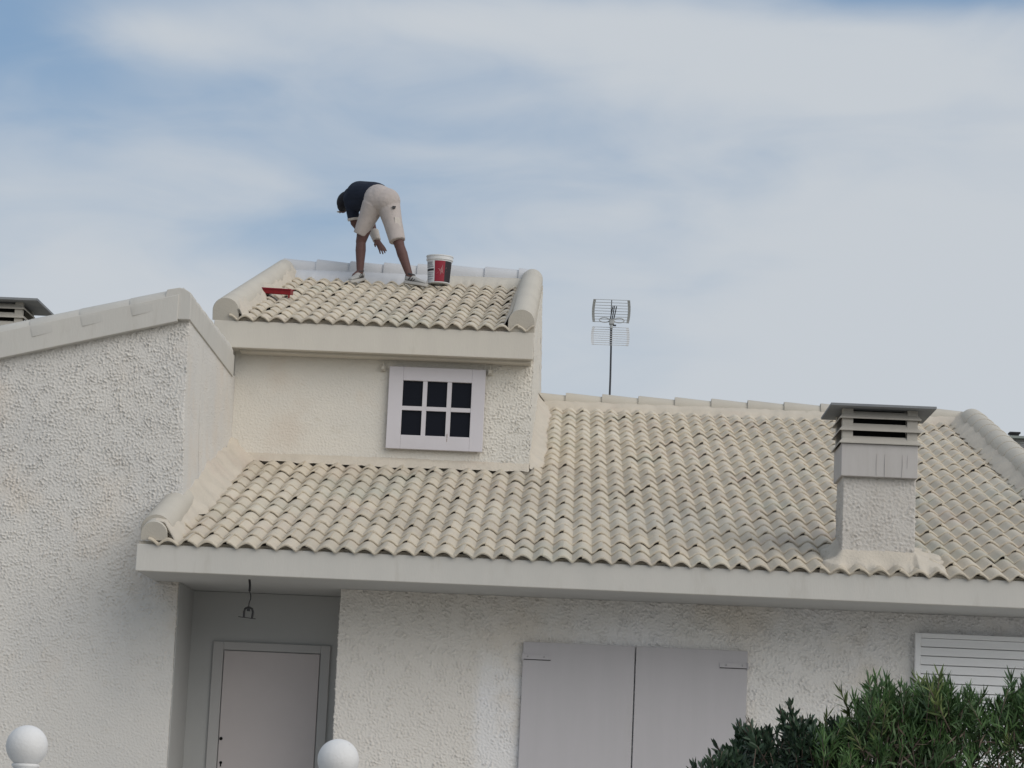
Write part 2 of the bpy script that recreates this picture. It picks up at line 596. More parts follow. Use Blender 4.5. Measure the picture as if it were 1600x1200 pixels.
# pair of closed shutters
for k, (x0, x1) in enumerate(((-0.43, 0.452), (0.463, 1.343))):
    s = bev(obj('shutter', MB().box(x0, x1, 0.955, 0.99, -2.2, -0.606), m_shutter, house), 0.003)
    hx0, hx1 = ((-0.43, -0.21), (1.125, 1.345))[k]
    h = MB().box(hx0, hx1, 0.948, 0.9545, -0.742, -0.705)
    e = hx0 if k == 0 else hx1
    h.tube([(e, 0.947, -0.752), (e, 0.947, -0.70)], 0.007, 8)
    hinge = obj('hinge', h, m_shutter, s)
    b = MB().box(hx0, hx1, 0.9475, 0.9545, -0.7475, -0.7422)
    obj('strap_edge', b, m_iron, hinge)
    for q in (0.04, 0.17):
        xx = hx0 + q if k == 0 else hx1 - q
        obj('bolt', MB().sphere((xx, 0.947, -0.722), 0.0075, 8, 6), m_hinge, hinge)

# louvred shutter, right
lv = obj('louvred_shutter', MB().box(2.655, 2.70, 0.93, 0.985, -2.2, -0.405).box(3.95, 4.0, 0.93, 0.985, -2.2, -0.405)
         .box(2.70, 3.95, 0.93, 0.985, -0.442, -0.405).box(2.70, 3.95, 0.93, 0.985, -2.2, -2.15).box(2.70, 3.95, 0.975, 0.984, -2.15, -0.442), m_louvre, house)
bev(lv, 0.003)
slm = MB().prism([(0, 0.960, -0.0), (0, 0.946, -0.002), (0, 0.938, -0.064), (0, 0.952, -0.066)], (2.702, 0, 0), (3.948, 0, 0)).mesh('slat', m_louvre)
for k in range(24):
    o = link('slat', slm, lv)
    o.location.z = -0.444 - 0.0705 * k

# ---------------- roof tiles
AMP = 0.050


def tile_profile(u):                       # u in waves, crest at whole numbers
    c = abs(math.cos(math.pi * u))
    return AMP * math.sqrt(c * c + 0.02) ** 0.86 - AMP


def make_tile(w, waves, seed, L=0.375, seg=10):
    g = random.Random(seed)
    n = waves * seg
    tw = g.uniform(-0.0015, 0.0015)
    xs, zs = [], []
    gap = g.uniform(0.002, 0.007)
    for i in range(n + 1):
        u = i / seg
        x = u * w
        z = tile_profile(u)
        if i >= n - 2:
            z += (0.004, 0.0065, 0.007)[i - n + 2]
            x += 0.006 if i == n else 0
        xs.append(x)
        zs.append(z)
    back = -0.023
    v, f = [], []
    # lower lip edge, lip, top of lip, upper surface
    for r, (y, dz) in enumerate(((0.003, -0.022), (0.0, -0.011), (0.005, -0.002), (0.045, -0.002), (L, back))):
        for i, (x, z) in enumerate(zip(xs, zs)):
            jit = g.uniform(-0.001, 0.001)
            d = dz
            if r == 0 and i >= n - 2:
                d = dz + gap
            if r == 1 and i >= n - 2:
                d = dz + gap * 0.3
            v.append((x, y + jit * (1.5 if y < 0.01 else 0), z + d + jit * 0.4 + tw * x / w))
    m = n + 1
    for r in range(4):
        for i in range(n):
            f.append((r * m + i, r * m + i + 1, (r + 1) * m + i + 1, (r + 1) * m + i))
    o = len(v)
    for y, dz in ((0.005, -0.010), (0.045, -0.011), (L, back - 0.012)):
        v.append((xs[-1], y, zs[-1] + dz))
    f += [(2 * m - 1, o, 3 * m - 1), (3 * m - 1, o, o + 1, 4 * m - 1), (4 * m - 1, o + 1, o + 2, 5 * m - 1)]
    mb = MB().add(v, f)
    return mb


def tile_meshes(w):
    full = [make_tile(w, 2, 100 + k).mesh('tile', m_tile, angle=R(38)) for k in range(6)]
    half = [make_tile(w, 1, 200 + k).mesh('tile', m_tile, angle=R(38)) for k in range(3)]
    return full, half


def lay(parent, full, half, w, x0, y0, z0, spec, as_parts):
    """spec: rows of (row, first crest, last crest); tiles start at crests of the row's parity"""
    rest = []
    g = random.Random(int(w * 1e5) + int(y0 * 10) + (1 if as_parts else 0))
    for j, a, b in spec:
        i = a
        while i < b:
            wv = 1 if ((i + j) % 2) else 2
            if i + wv > b:
                wv = 1
            me = g.choice(full if wv == 2 else half)
            lift = g.choice((0, 0, 0, 0, 0.001, 0.002, 0.003, 0.008)) if j else 0
            y = j * EXPO + g.uniform(-0.004, 0.004) * (1 if j else 0.5)
            loc = Vector((x0 + i * w + g.uniform(-.0015, .0015), y0 + y * CT - lift * ST, z0 + y * ST + lift * CT))
            ro = Euler((TH + g.uniform(-0.003, 0.003) - lift * 1.6, g.uniform(-0.006, 0.006), g.uniform(-0.006, 0.006)))
            if as_parts:
                o = link('tile', me, parent)
                o.location = loc
                o.rotation_euler = ro
            else:
                rest.append((me, Matrix.Translation(loc) @ ro.to_matrix().to_4x4()))
            i += wv
    if rest:
        vs, fs, n = [], [], 0
        for me, M in rest:
            co = np.empty(len(me.vertices) * 3)
            me.vertices.foreach_get('co', co)
            co = co.reshape(-1, 3)
            Mn = np.array(M)
            vs.append(co @ Mn[:3, :3].T + Mn[:3, 3])
            fs += [tuple(v + n for v in p.vertices) for p in me.polygons]
            n += len(co)
        me = bpy.data.meshes.new('upper_tiles')
        me.from_pydata(np.concatenate(vs).tolist(), [], fs)
        me.materials.append(m_tile)
        me.polygons.foreach_set('use_smooth', [True] * len(me.polygons))
        me.set_sharp_from_angle(angle=R(38))
        link('tile_courses', me, parent, kind='stuff')


# roof deck under the tiles, back slope and gables (closes the volume)
mb = MB()
mb.prism([(0, 0.13, plane1(0.13) - 0.11), (0, YR1, plane1(YR1) - 0.11), (0, 16.2, -0.11), (0, 16.2, -0.2), (0, 0.13, -0.2)], (-3.18, 0, 0), (4.3, 0, 0))
roof = obj('roof', mb, m_mortar, house)
full1, half1 = tile_meshes(TILE_W)
lay(roof, full1, half1, TILE_W, 0, 0, 0, [(j, -22, 27) for j in range(0, 12)] + [(12, -3, 27)], True)
lay(roof, full1, half1, TILE_W, 0, 0, 0, [(j, -3, 27) for j in range(13, 25)], False)
# back slope: plain pantile sheet, never seen from the street
mb = MB()
n = 50
for k in range(n):
    a, b = XL + (XR - XL) * k / n, XL + (XR - XL) * (k + 1) / n
    za, zb_ = (0.02 if k % 2 else -0.02), (-0.02 if k % 2 else 0.02)
    mb.add([(a, YR1, plane1(YR1) - .05 + za), (b, YR1, plane1(YR1) - .05 + zb_), (b, 16.3, -.07 + zb_), (a, 16.3, -.07 + za)], [(0, 1, 2, 3)])
obj('back_slope', mb, m_tile, roof)


def half_round(mb, p0, p1, r0, r1, n=12, drop=0.0, upv=Vector((0, 0, 1)), cap0=True, cap1=False, arc=(0, math.pi), thick=True):
    """a tapered half-round ridge tile lying along p0-p1"""
    p0, p1 = Vector(p0), Vector(p1)
    d = (p1 - p0).normalized()
    s = d.cross(upv).normalized()
    u = s.cross(d).normalized()
    v, f = [], []
    for p, r in ((p0, r0), (p0 + d * 0.012, r0 + 0.004), (p1, r1)):
        for k in range(n + 1):
            t = arc[0] + (arc[1] - arc[0]) * k / n
            v.append(p + s * math.cos(t) * r + u * math.sin(t) * r)
        v.append(p - s * r - u * drop)
        v.append(p + s * r - u * drop)
    m = n + 3
    for q in range(2):
        for k in range(m):
            f.append((q * m + k, (q + 1) * m + k, (q + 1) * m + (k + 1) % m, q * m + (k + 1) % m))
    if cap0:
        f.append(tuple(range(m)))
    if cap1:
        f.append(tuple(reversed(range(2 * m, 3 * m))))
    return mb.add(v, f)


def noisy_strip(mb, a, b, sect, n, jit, seed, taper0=0.0, taper1=0.0):
    """mortar fillet: section points (vectors off the line) swept from a to b with a softly uneven surface"""
    g = random.Random(seed)
    a, b = Vector(a), Vector(b)
    L = (b - a).length
    n = int(n * 1.3)
    v, f = [], []
    m = len(sect)
    ph = [g.uniform(0, 6.28) for _ in range(4)]
    for i in range(n + 1):
        t = i / n
        p = a.lerp(b, t)
        q_ = t * L
        w = 1.0 + 0.10 * math.sin(q_ * 3.1 + ph[0]) + 0.08 * math.sin(q_ * 7.7 + ph[1]) + 0.06 * math.sin(q_ * 17 + ph[2])
        e = 1.0 + 0.07 * math.sin(q_ * 21 + ph[3]) + g.uniform(-.03, .03)
        if taper0:
            w *= min(1, 0.12 + q_ / taper0)
        if taper1:
            w *= min(1, 0.12 + (L - q_) / taper1)
        for k, q in enumerate(sect):
            s_ = w * (e if k >= m - 2 else 1)
            v.append(p + Vector(q) * (1 if k == 0 and not taper0 else s_) + Vector((g.uniform(-jit, jit), g.uniform(-jit, jit), g.uniform(-jit, jit))) * 0.4)
    for i in range(n):
        for k in range(m - 1):
            f.append((i * m + k, i * m + k + 1, (i + 1) * m + k + 1, (i + 1) * m + k))
    f.append(tuple(range(m)))
    f.append(tuple(n * m + k for k in reversed(range(m))))
    return mb.add(v, f)


# main ridge: mortar bed and ridge tiles
mb = MB()
yb = YR1
zt = plane1(YR1)
x0r, x1r = -0.49, 4.16
nn = 90
vv, ff = [], []
for k in range(nn + 1):
    x = x0r + (x1r - x0r) * k / nn
    j1, j2 = random.uniform(-.012, .012), random.uniform(-.006, .006)
    for (y, z) in ((8.19 + j1, plane1(8.19) - 0.05), (8.22 + j1, plane1(8.22) + 0.012 + j2), (8.34, zt + 0.02 + j2), (YR1, zt + 0.045), (8.6, zt - 0.06)):
        vv.append((x, y, z))
for k in range(nn):
    for q in range(4):
        ff.append((k * 5 + q, (k + 1) * 5 + q, (k + 1) * 5 + q + 1, k * 5 + q + 1))
mb.add(vv, ff)
obj('ridge_mortar', mb, m_mortar, roof, smooth=True)
x = -0.60
k = 0
while x < 4.05:
    L = 0.40
    x1 = min(x + L + 0.03, 4.18)
    mb = MB()
    half_round(mb, (x, YR1, zt + 0.005 + random.uniform(-.003, .003)), (x1, YR1, zt - 0.004), 0.108, 0.090, 12, 0.02)
    obj('ridge_tile', mb, m_ridge, roof, angle=R(35))
    x += L
    k += 1

# right verge: rounded cap down the slope, mortar on its inner side
for k in range(22):
    y0, y1 = 0.0 + 0.39 * k, 0.0 + 0.39 * (k + 1) + 0.03
    if y1 > 8.6:
        break
    mb = MB()
    half_round(mb, (4.23, y0, plane1(y0) + 0.022), (4.23, y1, plane1(y1) + 0.020), 0.137, 0.132, 12, 0.12)
    obj('verge_tile', mb, m_ridge, roof, angle=R(35))
mb = MB()
noisy_strip(mb, (4.12, 0.06, plane1(0.06)), (4.12, 8.35, plane1(8.35)), [(0.02, 0, 0.10), (-0.04, 0, 0.045), (-0.09, 0, 0.012), (-0.13, 0, -0.03)], 120, 0.004, 5)
obj('verge_mortar', mb, m_mortar, roof, smooth=True)
mb = MB().box(4.10, 4.345, 0.086, 16.0, -0.24, -0.03)
mb.prism([(0, 0.09, -0.03), (0, YR1, plane1(YR1) + 0.0), (0, 16.1, -0.03)], (4.12, 0, 0), (4.345, 0, 0))
obj('gable_end', mb, m_stucco_front, roof)

# left verge cap, up to the neighbour's wall
mb = MB()
half_round(mb, (-3.262, 0.03, 0.028), (-3.262, 0.50, plane1(0.50) + 0.03), 0.100, 0.10, 14, 0.045)
obj('verge_tile', mb, m_ridge, roof, angle=R(35))
mb = MB()
half_round(mb, (-3.268, 0.16, plane1(0.16) + 0.032), (-3.275, 1.3, plane1(1.3) + 0.055), 0.118, 0.115, 14, 0.06)
obj('verge_tile', mb, m_ridge, roof, angle=R(35))
mb = MB()
noisy_strip(mb, (-3.22, 0.032, plane1(0.032)), (-3.22, 1.5, plane1(1.5)), [(-0.04, 0, 0.13), (0.03, 0, 0.10), (0.07, 0, 0.035), (0.10, 0, 0.005), (0.13, 0, -0.05)], 30, 0.003, 8)
noisy_strip(mb, (XL, 0.95, plane1(0.95)), (XL, YDW, plane1(YDW)), [(-0.06, 0, 0.17), (0.0, 0, 0.15), (0.03, 0, 0.10), (0.09, 0, 0.045), (0.14, 0, 0.005), (0.17, 0, -0.05)], 60, 0.008, 9, taper0=0.35)
noisy_strip(mb, (XL, YDW, plane1(YDW)), (DX1 + 0.01, YDW, plane1(YDW)), [(0, 0.01, 0.055), (0, -0.02, 0.02), (0, -0.06, -0.012), (0, -0.09, -0.05)], 80, 0.007, 10)
noisy_strip(mb, (DX1, YDW - 0.02, plane1(YDW - 0.02)), (DX1, 8.3, plane1(8.3)), [(-0.01, 0, 0.13), (0.02, 0, 0.07), (0.07, 0, 0.02), (0.12, 0, -0.008), (0.15, 0, -0.06)], 110, 0.006, 11, taper0=0.5)
obj('abutment_mortar', mb, m_mortar, roof, smooth=True)

# ---------------- dormer
dormer = obj('dormer', MB().prism([(0, YDW + 0.012, 0.9), (0, YDW + 0.012, plane2(YDW) - 0.12), (0, YR2, plane2(YR2) - 0.12), (0, 12.2, plane2(YR2) - 1.3), (0, 12.2, 0.9)],
                                  (DX0 - 0.15, 0, 0), (DX1 - 0.012, 0, 0)), m_stucco_dormer, house)


def amp_dormer(X, Y, Z):
    return np.where(Y > YDW + 0.02, 0.0035, 0.0011 + 0.0042 * np.clip((X + 1.15) / 0.35, 0, 1) + 0.0012 * np.clip((1.3 - Z) / 0.3, 0, 1))


def dz_top(x, y):
    return plane2(y) - 0.06 if y > YDW + .01 else 2.20


V, F = strip([(DX0 - 0.06, YDW), (DX1, YDW)], lambda x, y: 1.0, lambda x, y: 2.2, 0.0065, amp_dormer, 3.0)
link('dormer_wall', fast_mesh('dormer_wall', V, F, m_stucco_dormer), dormer)
V, F = strip([(DX1, YDW), (DX1, YR2 + 0.1)], lambda x, y: plane1(y) - 0.1, lambda x, y: plane2(y) - 0.03, 0.012, 0.0032, 5.7)
link('dormer_wall', fast_mesh('dormer_wall', V, F, m_stucco_dormer), dormer)
V, F = strip([(DX1, YR2 + 0.1), (DX1, 12.2)], lambda x, y: 1.0, lambda x, y: plane2(YR2) - 0.05 - (y - YR2) * TT, 0.05, 0.003, 5.7)
link('dormer_wall', fast_mesh('dormer_wall', V, F, m_stucco_dormer), dormer)
# fascia with a small cornice strip, soffit
mb = MB().box(-3.44, -0.498, 3.685, 3.76, 2.135, 2.385)
bev(obj('dormer_fascia', mb, m_fascia_dormer, dormer), 0.006)
mb = MB().box(-3.40, -0.515, 3.761, YDW + 0.01, 2.142, 2.23)
obj('dormer_soffit', mb, m_fascia_dormer, dormer)
mb = MB().box(-3.2, -0.52, 3.775, 3.94, 2.118, 2.1415)
obj('cornice', mb, m_fascia_dormer, dormer)

droof = obj('dormer_roof', MB().prism([(0, 3.775, plane2(3.775) - 0.15), (0, 3.775, plane2(3.775) - 0.10), (0, YR2, plane2(YR2) - 0.10), (0, 12.3, plane2(YR2) - 1.32), (0, 12.3, plane2(YR2) - 1.42), (0, YR2, plane2(YR2) - 0.3)],
                                      (-3.40, 0, 0), (-0.505, 0, 0)), m_mortar, dormer)
# (dormer_roof sits at the third level; its tiles are parts of the house beside it)
full2, half2 = tile_meshes(DW)
dtiles = obj('dormer_roof_deck', MB().prism([(0, 3.78, plane2(3.78) - 0.099), (0, YR2, plane2(YR2) - 0.099), (0, YR2, plane2(YR2) - 0.085), (0, 3.78, plane2(3.78) - 0.085)],
                                            (-3.38, 0, 0), (-0.51, 0, 0)), m_mortar, house)
DXC = -3.23 - 0.5 * DW
lay(dtiles, full2, half2, DW, DXC, DY0, DZ0, [(j, 0, 19) for j in range(0, 13)], True)
# caps
for (xc, seed) in ((-3.338, 3), (-0.617, 4)):
    mb = MB()
    y0, y1 = DY0 - 0.0, DY0 + 2.2
    half_round(mb, (xc, y0 + 0.02, plane2(y0) + 0.030), (xc, YR2, plane2(YR2) + 0.040), 0.119, 0.116, 16, 0.09)
    obj('verge_cap', mb, m_ridge, dtiles, angle=R(35))
mb = MB()
noisy_strip(mb, (-3.28, 3.665, plane2(3.665)), (-3.28, 7.9, plane2(7.9)), [(-0.03, 0, 0.14), (0.03, 0, 0.10), (0.08, 0, 0.035), (0.12, 0, -0.05)], 60, 0.003, 21)
obj('cap_mortar', mb, m_mortar, dtiles, smooth=True)
mb = MB()
noisy_strip(mb, (-0.71, 3.69, plane2(3.75)), (-0.71, 7.9, plane2(7.9)), [(0.0, 0, 0.10), (-0.03, 0, 0.04), (-0.05, 0, 0.0), (-0.07, 0, -0.04)], 60, 0.003, 22)
obj('cap_mortar', mb, m_mortar, dtiles, smooth=True)
# dormer ridge bed and tiles (freshly painted whitish part at the left end)
for nm, xa, xb, mm in (('ridge_mortar', -3.25, -1.75, m_ridge_white), ('ridge_mortar', -1.75, -0.62, m_ridge)):
    vv, ff = [], []
    nn = 40
    for k in range(nn + 1):
        x = xa + (xb - xa) * k / nn
        j1, j2 = random.uniform(-.015, .015), random.uniform(-.006, .006)
        yy = 7.72 + j1
        for (y, z) in ((yy, plane2(yy) - 0.05), (yy + .03, plane2(yy) + 0.018 + j2), (7.90, plane2(7.9) + 0.055), (8.02, plane2(8.02) + 0.06), (8.3, plane2(8.0))):
            vv.append((x, y, z))
    for k in range(nn):
        for q in range(4):
            ff.append((k * 5 + q, (k + 1) * 5 + q, (k + 1) * 5 + q + 1, k * 5 + q + 1))
    obj(nm, MB().add(vv, ff), mm, dtiles, smooth=True)
x = -3.36
while x < -0.75:
    x1 = min(x + 0.37 + 0.03, -0.60)
    mb = MB()
    zz = plane2(YR2) + 0.045
    half_round(mb, (x, YR2 - 0.02, zz + random.uniform(-.003, .004)), (x1, YR2 - 0.02, zz - 0.006), 0.112, 0.094, 12, 0.06)
    obj('ridge_tile', mb, m_ridge_white, dtiles, angle=R(35))
    x += 0.37

# dormer window
win = obj('dormer_window', MB().box(-1.800, -0.955, 3.925, 3.94, 1.31, 2.035), m_glass, house)
fr = MB()
fx0, fx1, fz0, fz1 = -1.82, -0.93, 1.29, 2.055
px = [(-1.688, -1.503), (-1.463, -1.278), (-1.237, -1.054)]
pz = [(1.42, 1.652), (1.690, 1.928)]
fr.box(fx0, px[0][0], 3.885, 3.9245, fz0, fz1).box(px[2][1], fx1, 3.885, 3.9245, fz0, fz1)
fr.box(px[0][0], px[2][1], 3.885, 3.9245, fz0, pz[0][0]).box(px[0][0], px[2][1], 3.885, 3.9245, pz[1][1], fz1)
o = bev(obj('window_frame', fr, m_window, win), 0.004)
mt = MB()
for k in (0, 1):
    mt.box(px[k][1], px[k + 1][0], 3.892, 3.9245, pz[0][0], pz[1][1])
for k in range(3):
    mt.box(px[k][0], px[k][1], 3.890, 3.9245, pz[0][1], pz[1][0])
obj('glazing_bar', mt, m_window, win)
for a, b in px:
    for c, d in pz:
        obj('pane', MB().box(a - .002, b + .002, 3.914, 3.918, c - .002, d + .002), m_glass, win)
obj('drip_stain', MB().box(-1.262, -1.257, 3.8838, 3.885, 1.405, 1.445).box(-1.262, -1.2575, 3.8838, 3.885, 1.37, 1.400), m_rust, win)
for xx, zz in ((-1.882, 2.045), (-0.891, 2.045)):
    mb = MB().box(xx - .024, xx + .024, 3.918, 3.945, zz - .032, zz + .028).box(xx - .015, xx + .015, 3.885, 3.9175, zz - .022, zz + .012)
    mb.tube([(xx, 3.90, zz + .01), (xx + .004, 3.885, zz + .045)], 0.005, 6)
    bev(obj('shutter_bracket', mb, m_fascia_dormer, house), 0.003)

# ---------------- main chimney
CX0, CX1, CY0, CY1 = 1.987, 2.543, 0.26, 0.70


def stack_strip(x0, x1, y0, y1, z0, z1, amp, res=0.008, u0=1.0):
    return strip([(x0, y1), (x0, y0), (x1, y0), (x1, y1), (x0, y1)], lambda x, y: z0, lambda x, y: z1, res, amp, u0)


def louvre_head(parent, x0, x1, y0, y1, zb, m_box, hbox=0.255, step=0.0945, nb=3):
    """hood box, sloping blades mitred round four sides, corner piers, cap plate"""
    yb0, yb1 = y0, y1
    hood = bev(obj('hood_box', MB().box(x0, x1, y0, y1, zb, zb + hbox), m_hood, parent), 0.005)
    z = zb + hbox
    for (a, b) in ((x0 + 0.005, y0 + 0.005), (x1 - 0.085, y0 + 0.005), (x0 + 0.005, y1 - 0.085), (x1 - 0.085, y1 - 0.085)):
        obj('corner_pier', MB().box(a, a + 0.08, b, b + 0.08, z, z + step * nb - 0.013), m_chim, parent)
    obj('flue', MB().box(x0 + 0.088, x1 - 0.088, y0 + 0.088, y1 - 0.088, z, z + step * nb - 0.02), m_black, parent)
    for k in range(nb):
        zl = z + 0.001 + step * k - (0.004 if k == 0 else 0)
        out, inn = 0.020, -0.026            # how far the lower and upper edges stand off the box
        hh, th = 0.060, 0.012
        v = []
        for off, zz in ((out, zl), (out, zl + th), (inn, zl + hh + th * .4), (inn - 0.012, zl + hh)):
            v += [(x0 - off, y0 - off, zz), (x1 + off, y0 - off, zz), (x1 + off, y1 + off, zz), (x0 - off, y1 + off, zz)]
        f = []
        for q in range(4):
            r = (q + 1) % 4
            for s_ in range(4):
                t = (s_ + 1) % 4
                f.append((q * 4 + s_, q * 4 + t, r * 4 + t, r * 4 + s_))
        bev(obj('louvre_blade', MB().add(v, f), m_chim, parent), 0.002, 1)
    zp = z + step * nb - 0.004
    return zp


chim = obj('chimney', MB().box(CX0 + .012, CX1 - .012, CY0 + .012, CY1 - .012, -0.05, 0.72), m_stucco_chim, house)
V, F = stack_strip(CX0, CX1, CY0, CY1, 0.0, 0.726, 0.0046)
link('stack', fast_mesh('stack', V, F, m_stucco_chim), chim)
zp = louvre_head(chim, 1.962, 2.548, 0.205, 0.74, 0.722, m_hood)
obj('cap_plate', MB().prism([(1.862, 0.08, zp - 0.008), (2.668, 0.08, zp - 0.008), (2.668, 0.08, zp + 0.010), (1.862, 0.08, zp + 0.010)], (0, 0, 0), (0, 0.76, 0.0)), m_plate, chim)
mb = MB()
for xx, w_, z0_ in ((2.236, .0035, .735), (2.298, .004, .725), (2.43, .0035, .722), (2.47, .002, .80)):
    mb.tube([(xx, 0.2045, 0.90), (xx + random.uniform(-.004, .004), 0.2035, (0.93 + z0_) / 2), (xx + random.uniform(-.003, .003), 0.2035, z0_)], [w_ * .6, w_, w_ * .8], 5)
obj('paint_run', mb, m_hood, chim)
# mortar skirt round the chimney foot
nx, ny = 70, 60
vv, ff = [], []
gx0, gx1, gy0, gy1 = 1.80, 2.92, 0.035, 1.10
for j in range(ny + 1):
    for i in range(nx + 1):
        x = gx0 + (gx1 - gx0) * i / nx
        y = gy0 + (gy1 - gy0) * j / ny
        dx = max(CX0 - x, x - CX1, 0)
        dy = max(CY0 - y, y - CY1, 0)
        dr = max(x - CX1, 0)
        d = math.hypot(dx, dy * (0.9 if y > CY1 else 0.75))
        wdt = 0.12 + (0.15 if x > CX1 and y < 0.9 else 0) + 0.03 * math.sin(x * 23 + y * 11) + 0.02 * math.sin(y * 31)
        wav = tile_profile(x / TILE_W)
        t = max(0, 1 - d / wdt)
        flat = -0.012 + 0.006 * math.sin(x * 17) * math.cos(y * 21)
        front = min(1, max(0, (y - 0.05) / 0.16))
        h = (flat * front + (wav + 0.003) * (1 - front)) + 0.10 * t ** 2.4 * front
        edge = min(1.0, t * 6)
        h = h * edge + (1 - edge) * (-0.09)
        if j == 0:
            h = wav - 0.03
        vv.append((x, y, plane1(y) + h))
for j in range(ny):
    for i in range(nx):
        a = j * (nx + 1) + i
        ff.append((a, a + 1, a + nx + 2, a + nx + 1))
obj('chimney_mortar', MB().add(vv, ff), m_mortar, chim, smooth=True)

# ------------------------------------------------------------------ neighbouring house, left
nb = thing('neighbouring_house', 'adjoining house with rough plastered blind wall and tiled sloping coping at the left', 'house', (-6, 5, GROUND))


def slope_nb(x):                       # top of wall under the coping, falling to the left
    return 1.885 + (x - XL) * 0.2556


def amp_nb(X, Y, Z):
    a = 0.0052 * (0.45 + 0.55 * np.clip((Z + 1.3) / 1.9, 0, 1))
    a = a * (1 - 0.45 * np.clip((-0.9 - Z) / 0.5, 0, 1) * np.clip((X + 4.3) / 0.8, 0, 1))
    return np.where(Y > YF + 0.015, 0.0013, a)


V, F = strip([(-5.3, YF), (XL, YF), (XL, YDW + 0.05)], lambda x, y: -1.8 if y <= YF + .001 else max(-1.8, plane1(y) - 0.15) if y > 1.85 else -1.8,
             lambda x, y: slope_nb(x) + 0.02 if y <= YF + .001 else 1.90, 0.0055, amp_nb, 0.3)
V[:, 0] -= np.where(V[:, 0] > XL - 0.7, 0.05 * np.clip((V[:, 2] - 0.25) / 0.9, 0, 1) * np.clip((V[:, 0] - (XL - 0.7)) / 0.6, 0, 1), 0)
link('wall', fast_mesh('wall', V, F, m_stucco_nb), nb)
mb = MB().prism([(-11, 0, GROUND), (XL - 0.012, 0, GROUND), (XL - 0.012, 0, 0.25), (XL - 0.064, 0, 1.15), (XL - 0.064, 0, slope_nb(XL) - .03), (-11, 0, slope_nb(-11) - .01)], (0, YF + 0.012, 0), (0, 14, 0))
obj('wall_core', mb, m_stucco_nb, nb)
V, F = strip([(-5.3, YF), (XL, YF), (XL, 1.85)], lambda x, y: GROUND, lambda x, y: -1.8, 0.018, amp_nb, 0.3)
link('wall', fast_mesh('wall', V, F, m_stucco_nb), nb)
V, F = strip([(-11, YF), (-5.3, YF)], lambda x, y: GROUND, lambda x, y: slope_nb(x) + 0.02, 0.022, amp_nb, 0.3 - 5.7)
link('wall', fast_mesh('wall', V, F, m_stucco_nb), nb)
# coping band along the front slope and round the corner
CXR = -3.237
sl = lambda x: 1.885 + (x - XL) * 0.2556
cop = MB()
cop.prism([(-11, 0, sl(-11)), (CXR - 0.1, 0, sl(CXR - 0.1)), (CXR - 0.1, 0, sl(CXR - .1) + 0.222), (-11, 0, sl(-11) + 0.222)], (0, 0.922, 0), (0, 1.06, 0))
coping = bev(obj('coping', cop, m_fascia, nb), 0.006)
sec = [(CXR, 1.868), (CXR, 2.06), (CXR - .006, 2.09), (CXR - .03, 2.105), (CXR - .06, 2.122), (CXR - .10, 2.130), (CXR - .20, 2.11), (CXR - .23, sl(CXR - .23) + .17), (CXR - .23, 1.868)]
ck = MB()
ck.prism([(x, 0, z) for x, z in reversed(sec)], (0, 0.931, 0), (0, 1.25, 0.0))
ck.prism([(x, 0, z) for x, z in reversed([(CXR, 1.868), (CXR, 2.065), (CXR - .23, 2.065), (CXR - .23, 1.868)])], (0, 1.2501, 0), (0, 3.72, 0.0))
bev(obj('side_coping', ck, m_fascia, nb), 0.006)
step = 0.40
x = -3.29
while x > -8:
    mb = MB()
    xa, xb = x, x - step - 0.03
    half_round(mb, (xb, 1.022, sl(xb) + 0.183), (xa, 1.022, sl(xa) + 0.197), 0.102, 0.090, 12, 0.06, cap0=True, cap1=True)
    obj('coping_tile', mb, m_fascia, nb, angle=R(35))
    x -= step
y = 1.14
k = 0
while y < 3.6:
    mb = MB()
    y2 = min(y + 0.42, 3.70)
    half_round(mb, (CXR - 0.095, y, 2.045 + 0.012 * k), (CXR - 0.095, y2, 2.052 + 0.012 * k), 0.092, 0.084, 12, 0.02, cap1=True)
    obj('coping_tile', mb, m_fascia, nb, angle=R(35))
    y += 0.39
    k += 0.45
mb = MB()
mb.prism([(-11, 0, sl(-11) - 0.05), (-3.33, 0, sl(-3.33) - .05), (-3.33, 0, sl(-3.33) + 0.05), (-11, 0, sl(-11) + 0.05)], (0, 1.07, 0), (0, 14, 0))
obj('roof', mb, m_tile, nb)
# its chimney head, seen over the coping
ch2 = obj('chimney', MB().box(-6.72, -5.95, 7.25, 7.85, 0.6, 2.5), m_stucco_chim, nb)
zp2 = louvre_head(ch2, -6.66, -6.0, 7.2, 7.80, 2.58, m_hood, 0.2, 0.0945, 4)
# ring of the same kind of plate as on the house
obj('cap_plate', MB().box(-6.80, -5.80 - 0.02, 7.06, 7.94, zp2 - 0.012, zp2 + 0.012), m_plate, ch2)

# ------------------------------------------------------------------ television antenna
ant = thing('television_antenna', 'grid television antenna on a thin mast behind the ridge', 'antenna', (0.29, 8.95, plane1(YR1) - 0.2))
AY = 8.95
obj('mast', MB().tube([(0.295, AY, 2.15), (0.293, AY, 2.9), (0.284, AY, 3.50)], [0.0125, 0.0115, 0.010], 10), m_mast, ant)


